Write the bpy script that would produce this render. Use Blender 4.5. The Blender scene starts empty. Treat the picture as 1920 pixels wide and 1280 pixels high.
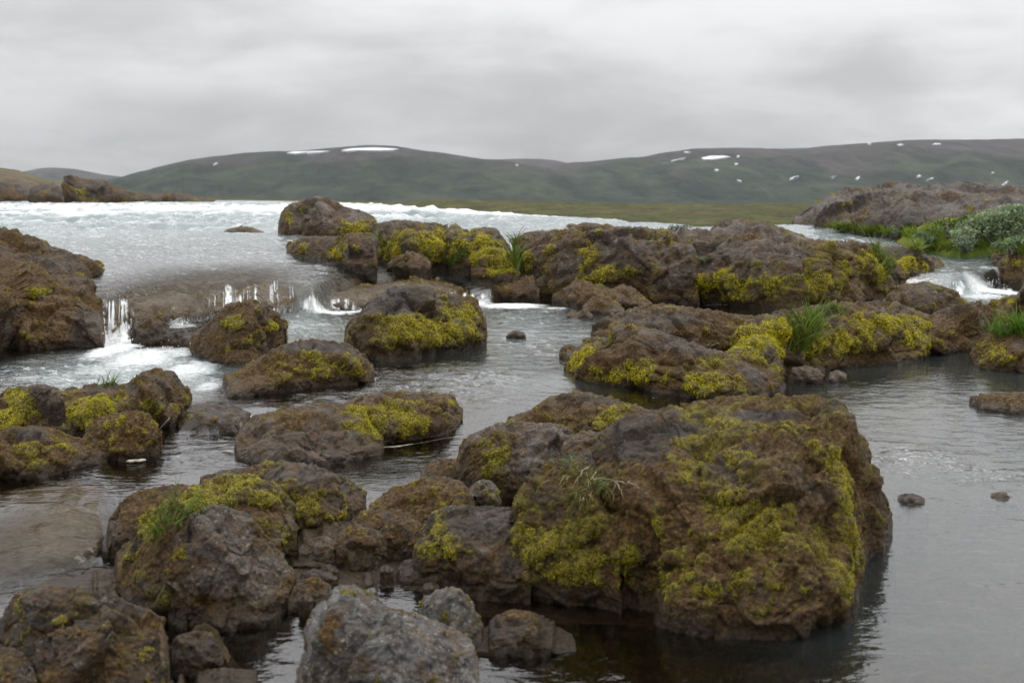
import bpy, math, random
import numpy as np
from mathutils import Vector
from mathutils.bvhtree import BVHTree

random.seed(7)
RNG = np.random.default_rng(11)
scene = bpy.context.scene
COL = scene.collection

# ------------------------------------------------------------------ camera geometry
F = 2400.0            # focal length in photo pixels (photo 1920 x 1280)
HC = 1.5              # eye height above the front pool
HOR = 366.0           # pixel row of the horizon
PITCH = math.atan((640 - HOR) / F)
FWD = np.array([0, math.cos(PITCH), -math.sin(PITCH)])
UPV = np.array([0, math.sin(PITCH), math.cos(PITCH)])
RGT = np.array([1.0, 0, 0])
CAM = np.array([0, 0, HC])
PX = F * 1024 / 1920  # focal length in render pixels

def ray(u, v):
    u = np.asarray(u, float); v = np.asarray(v, float)
    return ((u - 960) / F)[..., None] * RGT + ((640 - v) / F)[..., None] * UPV + FWD

def unproj(u, v, z):
    d = ray(u, v)
    t = (np.asarray(z, float) - HC) / d[..., 2]
    return CAM + d * t[..., None]

def proj(P):
    q = P - CAM
    w = np.maximum(q @ FWD, 1e-3)
    return 960 + F * (q @ RGT) / w, 640 - F * (q @ UPV) / w, w

# ------------------------------------------------------------------ numpy noise
_perm = np.random.default_rng(3).permutation(256)
_perm = np.concatenate([_perm, _perm, _perm])
_g = np.random.default_rng(5).normal(size=(256, 3)); _g /= np.linalg.norm(_g, axis=1)[:, None]
_cell = np.random.default_rng(9).random((256, 3))

def _hash(i, j, k):
    return _perm[_perm[_perm[i & 255] + (j & 255)] + (k & 255)]

def noise(p):
    p = np.asarray(p, float)
    i = np.floor(p).astype(np.int64); f = p - i
    w = f * f * f * (f * (f * 6 - 15) + 10)
    out = 0
    for dx in (0, 1):
        wx = w[:, 0] if dx else 1 - w[:, 0]
        for dy in (0, 1):
            wy = w[:, 1] if dy else 1 - w[:, 1]
            for dz in (0, 1):
                wz = w[:, 2] if dz else 1 - w[:, 2]
                g = _g[_hash(i[:, 0] + dx, i[:, 1] + dy, i[:, 2] + dz)]
                out = out + wx * wy * wz * ((f - np.array([dx, dy, dz])) * g).sum(1)
    return out * 1.6

def fbm(p, octv=4, gain=.5, lac=2.03, ridged=False):
    a, s, n = 1.0, 0, 0
    p = np.asarray(p, float)
    for o in range(octv):
        v = noise(p + 17.3 * o)
        s = s + a * ((1 - 2 * np.abs(v)) if ridged else v); n += a
        a *= gain; p = p * lac
    return s / n

def cellF1(p):
    p = np.asarray(p, float)
    i = np.floor(p).astype(np.int64); f = p - i
    best = np.full(len(p), 9.0)
    for dx in (-1, 0, 1):
        for dy in (-1, 0, 1):
            for dz in (-1, 0, 1):
                c = _cell[_hash(i[:, 0] + dx, i[:, 1] + dy, i[:, 2] + dz)]
                d = ((f - c - np.array([dx, dy, dz])) ** 2).sum(1)
                best = np.minimum(best, d)
    return np.sqrt(best)

def facets(p):
    """broken stone: every Voronoi cell is a tilted plane of its own"""
    p = np.asarray(p, float)
    i = np.floor(p).astype(np.int64); f = p - i
    b1 = np.full(len(p), 9.0); b2 = b1.copy(); v1 = np.zeros(len(p)); v2 = v1.copy()
    for dx in (-1, 0, 1):
        for dy in (-1, 0, 1):
            for dz in (-1, 0, 1):
                hsh = _hash(i[:, 0] + dx, i[:, 1] + dy, i[:, 2] + dz)
                r = f - _cell[hsh] - np.array([dx, dy, dz])
                d = np.sqrt((r ** 2).sum(1)); val = (r * _g[(hsh + 57) & 255]).sum(1) + .7 * (_cell[hsh, 0] - .5)
                m = d < b1
                m2 = ~m & (d < b2)
                b2 = np.where(m, b1, np.where(m2, d, b2)); v2 = np.where(m, v1, np.where(m2, val, v2))
                b1 = np.where(m, d, b1); v1 = np.where(m, val, v1)
    t = np.clip((b2 - b1) / .12, 0, 1) * .5 + .5
    return v1 * t + v2 * (1 - t), np.clip((b2 - b1) / .06, 0, 1)

def sstep(a, b, x):
    t = np.clip((x - a) / (b - a), 0, 1)
    return t * t * (3 - 2 * t)

# ------------------------------------------------------------------ objects
def mesh_obj(name, verts, faces, mat, parent=None, origin=None, smooth=True, floats=None, color=None):
    verts = np.asarray(verts, np.float64)
    if origin is None:
        origin = np.array([verts[:, 0].mean(), verts[:, 1].mean(), verts[:, 2].min()])
    base = np.array(parent['_o']) if parent is not None else np.zeros(3)
    me = bpy.data.meshes.new(name)
    faces = np.asarray(faces, np.int32)
    nf, k = faces.shape
    me.vertices.add(len(verts)); me.loops.add(nf * k); me.polygons.add(nf)
    me.vertices.foreach_set('co', (verts - origin).astype(np.float32).ravel())
    me.loops.foreach_set('vertex_index', faces.ravel())
    me.polygons.foreach_set('loop_start', np.arange(0, nf * k, k, dtype=np.int32))
    me.polygons.foreach_set('use_smooth', np.full(nf, smooth))
    for nm, arr in (floats or {}).items():
        a = me.attributes.new(nm, 'FLOAT', 'POINT'); a.data.foreach_set('value', np.asarray(arr, np.float32))
    if color is not None:
        a = me.attributes.new('tint', 'FLOAT_COLOR', 'POINT')
        c = np.ones((len(verts), 4), np.float32); c[:, :3] = color
        a.data.foreach_set('color', c.ravel())
    me.materials.append(mat)
    me.update(calc_edges=True); me.validate()
    o = bpy.data.objects.new(name, me); COL.objects.link(o)
    o.location = Vector(origin - base)
    o['_o'] = [float(x) for x in origin]
    if parent is not None: o.parent = parent
    return o

def tag(o, label=None, cat=None, group=None, kind=None):
    if label: o['label'] = label
    if cat: o['category'] = cat
    if group: o['group'] = group
    if kind: o['kind'] = kind
    return o

def empty(name, loc):
    o = bpy.data.objects.new(name, None); COL.objects.link(o)
    o.location = Vector(loc); o['_o'] = [float(x) for x in loc]
    return o

def grid_faces(n, m, flip=False):
    i, j = np.meshgrid(np.arange(n - 1), np.arange(m - 1), indexing='ij')
    a = i * m + j
    f = np.stack([a, a + 1, a + m + 1, a + m], -1).reshape(-1, 4)
    return f[:, ::-1] if flip else f

def grid_normals(G):
    du = np.gradient(G, axis=0); dv = np.gradient(G, axis=1)
    n = np.cross(du, dv)
    return n / np.maximum(np.linalg.norm(n, axis=2, keepdims=True), 1e-9)

# ------------------------------------------------------------------ materials
class NT:
    def __init__(s, name):
        s.m = bpy.data.materials.new(name); s.m.use_nodes = True
        s.t = s.m.node_tree; s.t.nodes.clear()
        s.out = s.t.nodes.new('ShaderNodeOutputMaterial')
    def n(s, typ, **kw):
        nd = s.t.nodes.new(typ)
        for k, v in kw.items():
            if k.startswith('i_'):
                nd.inputs[k[2:].replace('_', ' ')].default_value = v
            else: setattr(nd, k, v)
        return nd
    def l(s, a, b): s.t.links.new(a, b)
    def attr(s, name): return s.n('ShaderNodeAttribute', attribute_name=name)
    def noise(s, vec, scale, detail=5, rough=.55, dist=0):
        nd = s.n('ShaderNodeTexNoise'); nd.inputs['Scale'].default_value = scale
        nd.inputs['Detail'].default_value = detail; nd.inputs['Roughness'].default_value = rough
        nd.inputs['Distortion'].default_value = dist
        if vec is not None: s.l(vec, nd.inputs['Vector'])
        return nd.outputs['Fac']
    def ramp(s, fac, stops):
        nd = s.n('ShaderNodeValToRGB'); e = nd.color_ramp.elements
        while len(e) < len(stops): e.new(.5)
        for el, (p, c) in zip(e, stops):
            el.position = p; el.color = (*c, 1) if len(c) == 3 else c
        s.l(fac, nd.inputs['Fac']); return nd.outputs['Color']
    def mix(s, fac, a, b, blend='MIX'):
        nd = s.n('ShaderNodeMix', data_type='RGBA', blend_type=blend)
        for sock, v in ((nd.inputs['Factor'], fac), (nd.inputs[6], a), (nd.inputs[7], b)):
            if isinstance(v, (int, float)): sock.default_value = v
            elif isinstance(v, tuple): sock.default_value = (*v, 1)
            else: s.l(v, sock)
        return nd.outputs[2]
    def math(s, op, a, b=None, clamp=False, c=None):
        nd = s.n('ShaderNodeMath', operation=op, use_clamp=clamp)
        for i, v in enumerate((a, b, c)):
            if v is None: continue
            if isinstance(v, (int, float)): nd.inputs[i].default_value = v
            else: s.l(v, nd.inputs[i])
        return nd.outputs[0]
    def bump(s, h, strength, dist, normal=None):
        nd = s.n('ShaderNodeBump'); nd.inputs['Strength'].default_value = strength
        nd.inputs['Distance'].default_value = dist; s.l(h, nd.inputs['Height'])
        if normal is not None: s.l(normal, nd.inputs['Normal'])
        return nd.outputs['Normal']
    def bsdf(s, color, rough, normal=None, spec=.5):
        nd = s.n('ShaderNodeBsdfPrincipled')
        for sock, v in ((nd.inputs['Base Color'], color), (nd.inputs['Roughness'], rough)):
            if isinstance(v, (int, float)): sock.default_value = v
            elif isinstance(v, tuple): sock.default_value = (*v, 1)
            else: s.l(v, sock)
        nd.inputs['Specular IOR Level'].default_value = spec
        if normal is not None: s.l(normal, nd.inputs['Normal'])
        return nd.outputs[0]
    def done(s, sh): s.l(sh, s.out.inputs['Surface']); return s.m

def rock_material(name, dark, mid, light, scale=1.0, speck=.35, rust=(.112, .056, .016), spark=0.0):
    t = NT(name)
    co = t.n('ShaderNodeTexCoord').outputs['Object']
    big = t.noise(co, 5 * scale, 6, .6, .6)
    fine = t.noise(co, 55 * scale, 6, .7)
    mot = t.noise(co, 17 * scale, 5, .65, .4)
    col = t.ramp(big, [(.30, dark), (.5, mid), (.72, light)])
    col = t.mix(t.ramp(fine, [(.36, (0, 0, 0)), (.62, (1, 1, 1))]), t.mix(.62, col, (0, 0, 0)), col)
    oi = t.n('ShaderNodeObjectInfo')
    col = t.mix(1.0, col, t.ramp(oi.outputs['Random'], [(0, (.70, .68, .66)), (.35, (1.0, .95, .90)), (.7, (.92, .95, 1.0)), (1, (1.30, 1.26, 1.22))]), 'MULTIPLY')
    # rusty stain
    st = t.ramp(mot, [(.48, (0, 0, 0)), (.64, (.75, .75, .75))])
    col = t.mix(st, col, rust)
    # pale lichen flecks
    vor = t.n('ShaderNodeTexVoronoi'); vor.inputs['Scale'].default_value = 38 * scale
    t.l(co, vor.inputs['Vector'])
    fl = t.math('MULTIPLY', t.math('LESS_THAN', vor.outputs['Distance'], .24),
                t.math('MULTIPLY', t.math('GREATER_THAN', t.noise(co, 9 * scale, 3), .53), speck))
    col = t.mix(fl, col, (.27, .25, .225))
    if spark:
        vs = t.n('ShaderNodeTexVoronoi'); vs.inputs['Scale'].default_value = 120 * scale
        t.l(co, vs.inputs['Vector'])
        s2 = t.math('MULTIPLY', t.math('LESS_THAN', vs.outputs['Distance'], .3), t.math('MULTIPLY', t.math('GREATER_THAN', t.noise(co, 40 * scale, 2), .55), spark))
        col = t.mix(s2, col, (.42, .40, .33))
    gold = t.attr('gold').outputs['Fac']
    gn = t.noise(co, 42 * scale, 6, .8)
    gm = t.math('MULTIPLY', t.math('SUBTRACT', t.math('ADD', gold, gn), .62), 3.2, clamp=True)
    gcol = t.ramp(t.noise(co, 70 * scale, 4, .7), [(.32, (.018, .010, .004)), (.5, (.072, .038, .009)), (.68, (.20, .112, .016))])
    col = t.mix(gm, col, gcol)
    moss = t.attr('moss').outputs['Fac']
    mm = t.math('MULTIPLY', t.math('SUBTRACT', t.math('ADD', moss, gn), .72), 3.5, clamp=True)
    mcol = t.ramp(t.noise(co, 60 * scale, 4, .7), [(.32, (.030, .022, .006)), (.5, (.115, .088, .011)), (.70, (.30, .255, .018))])
    col = t.mix(mm, col, mcol)
    wet = t.attr('wet').outputs['Fac']
    col = t.mix(wet, col, t.mix(.62, col, (.006, .005, .004)))
    rg = t.math('SUBTRACT', t.math('ADD', .62, t.math('MULTIPLY', gold, .3), clamp=True), t.math('MULTIPLY', wet, .35))
    vb = t.n('ShaderNodeTexVoronoi'); vb.inputs['Scale'].default_value = 45 * scale
    t.l(co, vb.inputs['Vector'])
    n1 = t.bump(t.noise(co, 22 * scale, 8, .7), .9, .035 / scale)
    n2 = t.bump(vb.outputs['Distance'], .55, .012 / scale, n1)
    n3 = t.bump(t.noise(co, 160 * scale, 4, .7), .6, .006 / scale, n2)
    return t.done(t.bsdf(col, rg, n3, .42))

M = {}
M['lava'] = rock_material('brown_lava', (.024, .017, .011), (.086, .064, .044), (.19, .156, .124))
M['greylava'] = rock_material('grey_lava', (.046, .036, .028), (.128, .106, .086), (.24, .21, .18), speck=.7, spark=.55)
M['midlava'] = rock_material('grey_brown_lava', (.028, .020, .013), (.100, .077, .056), (.21, .176, .145), scale=.5, speck=.5)
M['farlava'] = rock_material('distant_lava', (.055, .043, .034), (.125, .102, .083), (.20, .172, .145), scale=.22, speck=.4, rust=(.08, .045, .02))
M['fardark'] = rock_material('dark_distant_lava', (.018, .014, .010), (.050, .040, .030), (.105, .086, .066), scale=.22, speck=.2, rust=(.06, .032, .012))
M['wetlava'] = rock_material('wet_brown_lava', (.022, .015, .009), (.068, .046, .027), (.145, .110, .080), scale=.8, speck=.15, rust=(.10, .052, .017))
M['mossrock'] = rock_material('dark_mossy_lava', (.014, .010, .007), (.050, .037, .025), (.150, .125, .100), scale=1.0, speck=.3, rust=(.060, .032, .012))

M['palelava'] = rock_material('pale_speckled_lava', (.070, .064, .056), (.185, .172, .155), (.34, .32, .29), speck=.9, spark=.9, rust=(.13, .075, .035))
M['sunken'] = rock_material('pale_sunken_lava', (.075, .052, .028), (.17, .128, .078), (.27, .215, .145), scale=.9, speck=.2, rust=(.12, .07, .025))

def plant_material(name, rough=.75, trans=.25):
    t = NT(name)
    c = t.attr('tint').outputs['Color']
    d = t.bsdf(c, rough, None, .2)
    tr = t.n('ShaderNodeBsdfTranslucent'); t.l(c, tr.inputs['Color'])
    mx = t.n('ShaderNodeMixShader'); mx.inputs[0].default_value = trans
    t.l(d, mx.inputs[1]); t.l(tr.outputs[0], mx.inputs[2])
    return t.done(mx.outputs[0])
M['moss'] = plant_material('moss_fibres', .9, .3)
M['grass'] = plant_material('grass_blades', .6, .3)
M['leaf'] = plant_material('willow_leaves', .6, .25)

# ------------------------------------------------------------------ rocks
def shell_grid(sh, res):
    t = np.array(sh['t'], float); b = np.array(sh['b'], float)
    for q_ in (t, b):
        for i_ in range(1, len(q_)):
            if q_[i_, 0] <= q_[i_ - 1, 0]: q_[i_, 0] = q_[i_ - 1, 0] + 1.5
    u0, u1 = t[0, 0], t[-1, 0]
    z0 = sh.get('z', 0.0); T = sh.get('T'); k = sh.get('k', .60); n = sh.get('n', 2.0); n = 2 + (n - 2) * .45
    W = (u1 - u0) * .533
    uu = np.linspace(u0, u1, 50)
    hp = (np.interp(uu, b[:, 0], b[:, 1]) - np.interp(uu, t[:, 0], t[:, 1])).max() * .533
    nu = int(np.clip(W * res, 14, 460)); na = int(np.clip(hp * res * 2.0, 16, 330))
    q = np.linspace(0, 1, nu); q = .55 * q + .45 * (.5 - .5 * np.cos(np.pi * q))
    u = u0 + (u1 - u0) * q
    vt = np.interp(u, t[:, 0], t[:, 1]); vb = np.interp(u, b[:, 0], b[:, 1])
    vb = np.maximum(vb, vt + 1.5)
    if 'D' in sh:
        d_ = ray(u, vb); B = d_ / np.hypot(d_[:, 0], d_[:, 1])[:, None] * sh['D'] ; B[:, 2] = z0
    else: B = unproj(u, vb, z0)
    D = np.hypot(B[:, 0], B[:, 1])
    Wm = np.hypot(*(B[-1, :2] - B[0, :2]))
    if T is None: T = .8 * Wm
    s = np.abs(2 * q - 1)
    m = sh.get('m', 2.6)
    Tu = T * np.maximum(1 - s ** m, .0015) ** (1 / m)
    dirs = B[:, :2] / D[:, None]
    a = np.linspace(0, np.pi, na)
    c, sn = np.cos(a), np.sin(a)
    e = 2.0 / n
    vh = np.where(c > 0, k * (1 - np.abs(c) ** e), k + (1 - k) * np.abs(c) ** e)
    zh = np.maximum(sn, 0) ** e
    dist = D[:, None] + Tu[:, None] * vh[None]                     # horizontal distance
    dr = ray(u, vt); slope = dr[:, 2] / np.hypot(dr[:, 0], dr[:, 1])
    zr = HC + slope[:, None] * dist - z0
    with np.errstate(divide='ignore', invalid='ignore'):
        H = np.where(zh[None] > .05, zr / np.maximum(zh[None], 1e-6), 1e9).min(1)
    H = np.maximum(H, .004)
    # skirts under the water on both sides
    ns = max(3, na // 12); sk = np.linspace(1, 0, ns, endpoint=False)
    skd = sh.get('skirt', .35)
    under = sh.get('under', .0)
    z = np.concatenate([np.repeat(-skd * sk[None], nu, 0), H[:, None] * zh[None], np.repeat(-skd * sk[::-1][None], nu, 0)], 1) + z0
    dive = sh.get('dive', .07 * D.mean() / 8) * (1 - sstep(.02, .30, H / H.max()))
    z = z - dive[:, None]
    dd = np.concatenate([D[:, None] + under * Tu[:, None] * sk[None], dist, np.repeat((D + Tu)[:, None], ns, 1)], 1)
    sh['_vt'] = vt; sh['_loc'] = np.clip(H / H.max(), .12, 1)[:, None].repeat(z.shape[1], 1).ravel() ** .8
    G = np.stack([dirs[:, 0:1] * dd, dirs[:, 1:2] * dd, z], -1)
    Hm = float(H.max())
    return G, Wm, Hm, float(D.mean())

BVH = {}
ROCKS = {}
def rock(name, label, cat, shells, moss=(), gold=(), g0=.3, mat='lava', amp=1.0, res=.9, group=None,
         mossdens=1.0, golddens=.5, keep=False, parentkind=None, long=1.0, bare=(), hang=0.0, m0=0.0):
    allP, allF, allN, sizes, wet = [], [], [], [], []
    off = 0
    for sh in shells:
        G, Wm, Hm, D = shell_grid(sh, res)
        size = math.sqrt(max(Wm, .02) * max(Hm, .02)) * sh.get('amp', 1.0)
        size = min(size, max(Hm, .03) * 2.2)
        nrm = grid_normals(G)
        P = G.reshape(-1, 3); N = nrm.reshape(-1, 3)
        cen = P.mean(0); cen[2] = sh.get('z', 0)
        flip = ((P - cen) * N).sum(1).mean() < 0
        if flip: N = -N
        px = D / PX
        sd = np.array([3.1, 7.7, 1.3]) * (hash(name) % 17 if False else len(name))
        Q = P / size + sd
        Q2 = Q + .30 * np.stack([noise(Q * 1.6), noise(Q * 1.6 + 31), noise(Q * 1.6 + 57)], 1)
        fa, ga = facets(Q2 * 1.7); fb_, gb = facets(Q * 4.4 + .15 * noise(Q * 9)[:, None])
        ang = sh.get('ang', 1.0)
        d = .075 * size * fbm(Q2 * 1.25, 3) + ang * size * (.135 * fa + .045 * fb_ - .034 * (1 - ga) - .012 * (1 - gb))
        d = d + .035 * size * (.50 - cellF1(Q2 * 2.4)) * sh.get('lump', 1.0)
        d = d + .060 * size * (fbm(Q2 * 2.3, 4, .5, ridged=True) - .35)
        d = d + .020 * size * (.5 - cellF1(Q2 * 6.2))
        d = d + .022 * size * (fbm(Q * 11, 4, .62, ridged=True) - .35)
        f0 = 1 / np.clip(px * 9, .035, .6)
        d = d + .30 / f0 * fbm(P * f0 * .5, 3, .7) + .10 / f0 * (.45 - cellF1(P * f0 * 1.1))
        # damp at very thin rims
        qe = np.linspace(0, 1, G.shape[0]); edge = (.2 + .8 * sstep(0, .10, np.minimum(qe, 1 - qe)))[:, None].repeat(G.shape[1], 1).ravel()
        d = (d - d.mean()) * sh['_loc']
        P = P + N * (d * edge * amp * sh.get('a', 1.0))[:, None]
        # the crest keeps its height however rough the stone
        z0_ = sh.get('z', 0); G2 = P.reshape(G.shape).copy(); nk = max(3, G.shape[0] // 14) | 1
        ker = np.hanning(nk + 2)[1:-1]; ker /= ker.sum()
        for _ in range(2):
            _u, v_, w_ = proj(G2.reshape(-1, 3)); v_ = v_.reshape(G.shape[:2]); w_ = w_.reshape(G.shape[:2])
            ix = v_.argmin(1); ar_ = np.arange(G.shape[0])
            err = np.convolve(np.pad(sh['_vt'] - v_[ar_, ix], nk // 2, 'edge'), ker, 'valid')
            top = np.maximum(G2[ar_, ix, 2] - z0_, .02)
            fz = np.clip(1 - err * w_[ar_, ix] / F / top, .45, 1.5)[:, None]
            G2[:, :, 2] = np.where(G2[:, :, 2] > z0_, z0_ + (G2[:, :, 2] - z0_) * fz, G2[:, :, 2])
        P = G2.reshape(-1, 3)
        N = grid_normals(G2).reshape(-1, 3) * (-1 if flip else 1)
        allF.append(grid_faces(*G.shape[:2], flip=flip) + off); off += len(P)
        allP.append(P); allN.append(N); sizes.append(size)
        z0 = sh.get('z', 0)
        wet.append(1 - sstep(z0 + .015, z0 + .02 + sh.get('wet', .06), P[:, 2] + .04 * fbm(P * 6, 2)))
    P = np.concatenate(allP); N = np.concatenate(allN); Fc = np.concatenate(allF); wet = np.concatenate(wet)
    u, v, w = proj(P)
    facing = ((CAM - P) * N).sum(1) > 0
    def field(spots):
        f = np.zeros(len(P))
        for sp in spots:
            su, sv, ru, rv = sp[:4]; st = sp[4] if len(sp) > 4 else 1.0
            ru, rv = ru * 1.2, rv * 1.25; d2 = (u - su) ** 2 + (v - sv) ** 2
            c = np.where((d2 < 64) & facing)[0]
            i = c[np.argmin(w[c])] if len(c) else int(np.argmin(d2 + 1e5 * (~facing)))
            q = P - P[i]; s = w[i] / F
            dist = np.sqrt((q @ RGT / (ru * s)) ** 2 + (q @ UPV / (rv * s)) ** 2 + (q @ FWD / (max(ru, rv) * 1.8 * s)) ** 2)
            f = np.maximum(f, st * (1.25 - .8 * dist))
        return f
    mp = float(w.mean()) / PX
    lum = noise(P * (.10 / (mp * 1.0))) * .5 + noise(P * (.25 / mp)) * .35 + noise(P * (.04 / mp)) * .4
    wide = fbm(P * (1.6 / max(sizes)) + 3, 4, .62)
    fm = np.clip(field(moss) + 1.15 * lum - .12, 0, 1)
    if m0: fm = np.maximum(fm, np.clip(wide * 1.1 + .5 * lum + m0 - .35, 0, .62))
    thin = np.clip(fbm(P * (2.6 / max(sizes)) + 23, 4, .65) * 1.2 + .5 * lum + .02, 0, .5) * (.5 + g0)
    if not keep: fm = np.maximum(fm, thin * (1.0 if g0 > .15 and mat not in ('wetlava', 'farlava') else .35))
    nat = fbm(P * (2.2 / max(sizes)) + 5, 4, .6) * 1.0 + g0 - .02
    zb = shells[0].get('z', 0); band = 1 - sstep(zb + .02, zb + .06 + .30 * (P[:, 2].max() - zb), P[:, 2] + .10 * lum)
    nat = np.maximum(nat, band * (.62 if not keep else 0) * (1 if mat != 'farlava' else 0) * (.6 + .6 * g0))
    fg = np.clip(np.maximum(nat, field(gold) + .6 * lum - .1 if len(gold) else nat), 0, 1)
    fb = np.clip(field(bare) * 1.3, 0, 1) if len(bare) else 0
    fg = fg * (1 - fb); fm = fm * (1 - .9 * fb)
    fm = fm * (1 - .85 * wet)
    # cushions of moss swell
    pad = np.clip(fm * 1.6, 0, 1)
    amp_m = np.clip(mp * 5.5, .010, .065)
    P = P + N * (pad * amp_m * (.15 + 1.0 * np.clip(.8 - cellF1(P * (.075 / mp)), 0, 1) + .45 * np.clip(.8 - cellF1(P * (.19 / mp)), 0, 1)))[:, None]
    if hang: P[:, 2] -= 0
    o = mesh_obj(name, P, Fc, M[mat], floats={'moss': fm, 'gold': fg, 'wet': wet},
                 origin=np.array([P[:, 0].mean(), P[:, 1].mean(), shells[0].get('z', 0)]))
    tag(o, label, cat, group, parentkind)
    BVH[name] = None
    ROCKS.setdefault(name, []).append(o)
    o_data = (P, Fc)
    if keep: KEEP.append(o_data)
    SOLID.append(o_data)
    # ---- moss fibres: real little blades
    tri = np.concatenate([Fc[:, [0, 1, 2]], Fc[:, [0, 2, 3]]])
    A, B_, C_ = P[tri[:, 0]], P[tri[:, 1]], P[tri[:, 2]]
    cr = np.cross(B_ - A, C_ - A); ar = .5 * np.linalg.norm(cr, axis=1)
    nn = N[tri].mean(1); nn /= np.maximum(np.linalg.norm(nn, axis=1, keepdims=True), 1e-9)
    pxa = ar * (PX / w[tri[:, 0]]) ** 2
    front = np.where(((CAM - A) * nn).sum(1) > -.25 * np.linalg.norm(CAM - A, axis=1), 1.0, .12)
    mo = fm[tri].mean(1); go = fg[tri].mean(1); we = wet[tri].mean(1)
    zrel = A[:, 2] > shells[0].get('z', 0) + .0
    for kind, cov, dens in (('moss', np.clip(mo * 2.2 - .2, 0, 1), 1.0 * mossdens), ('algae', np.clip((go - .2) * 1.3, 0, 1) * (1 - np.clip(mo * 2, 0, 1)), 0.42 * golddens)):
        if dens <= 0: continue
        cl = noise(A * (.20 / mp)) + .5 * noise(A * (.42 / mp)); q_ = mo if kind == 'moss' else go * .8
        cov = cov * (.10 + .90 * sstep(-.12, .28, cl + 1.1 * (q_ - .55)))
        pr = pxa * cov * front * zrel
        tot = int(min(pr.sum() * dens * 1.25, 80000))
        if tot < 40: continue
        idx = np.searchsorted(np.cumsum(pr), RNG.random(tot) * pr.sum()); idx = np.minimum(idx, len(tri) - 1)
        r1, r2 = RNG.random(tot), RNG.random(tot); fl = r1 + r2 > 1; r1[fl] = 1 - r1[fl]; r2[fl] = 1 - r2[fl]
        p = A[idx] + (B_ - A)[idx] * r1[:, None] + (C_ - A)[idx] * r2[:, None]
        n_ = nn[idx]
        rd = RNG.normal(size=(tot, 3)); rd /= np.linalg.norm(rd, axis=1)[:, None]
        dr = n_ * .75 + rd * .75 + np.array([0, 0, -(.25 if kind == 'moss' else .55) - hang])
        dr /= np.maximum(np.linalg.norm(dr, axis=1)[:, None], 1e-6)
        pxm = w[tri[idx, 0]] / PX
        ln = np.clip(pxm * 1.9, .006, .07) * (.5 + RNG.random(tot)) * long * (1 if kind == 'moss' else 1.1)
        wd = np.clip(pxm * .46, .0016, .03) * (.6 + .8 * RNG.random(tot)) * (1 if kind == 'moss' else .7)
        sd_ = np.cross(dr, RNG.normal(size=(tot, 3))); sd_ /= np.maximum(np.linalg.norm(sd_, axis=1)[:, None], 1e-6)
        V = np.empty((tot, 3, 3)); pb = p - n_ * (.002)
        V[:, 0] = pb - sd_ * wd[:, None]; V[:, 1] = pb + sd_ * wd[:, None]; V[:, 2] = pb + dr * ln[:, None]
        patch = np.clip(.5 + noise(p * (.035 / mp)) * .8 + .25 * RNG.normal(size=tot), 0, 1)
        if kind == 'moss':
            c0 = np.array([.115, .082, .012]); c1 = np.array([.66, .56, .03]); c2 = np.array([.40, .43, .036])
            strength = np.clip(mo[idx] * 1.7 - .1 + .3 * (patch - .5), 0, 1)
            colr = c0 * (1 - strength[:, None]) + strength[:, None] * (c1 * (1 - patch[:, None] * .55) + c2 * patch[:, None] * .55)
        else:
            c0 = np.array([.050, .026, .007]); c1 = np.array([.22, .12, .017])
            colr = c0 * (1 - patch[:, None]) + c1 * patch[:, None]
        colr = colr * (.6 + .7 * RNG.random((tot, 1)))
        mesh_obj('moss' if kind == 'moss' else 'brown_moss', V.reshape(-1, 3), np.arange(tot * 3).reshape(-1, 3), M['moss'], parent=o,
                 origin=np.array(o['_o']), smooth=False, color=np.repeat(colr, 3, 0))
    return o

KEEP, SOLID = [], []
def bvh_of(data):
    vs, fs, off = [], [], 0
    for P, Fc in data:
        vs.append(P); fs.append(Fc + off); off += len(P)
    return BVHTree.FromPolygons(np.concatenate(vs).tolist(), np.concatenate(fs).tolist())

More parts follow.
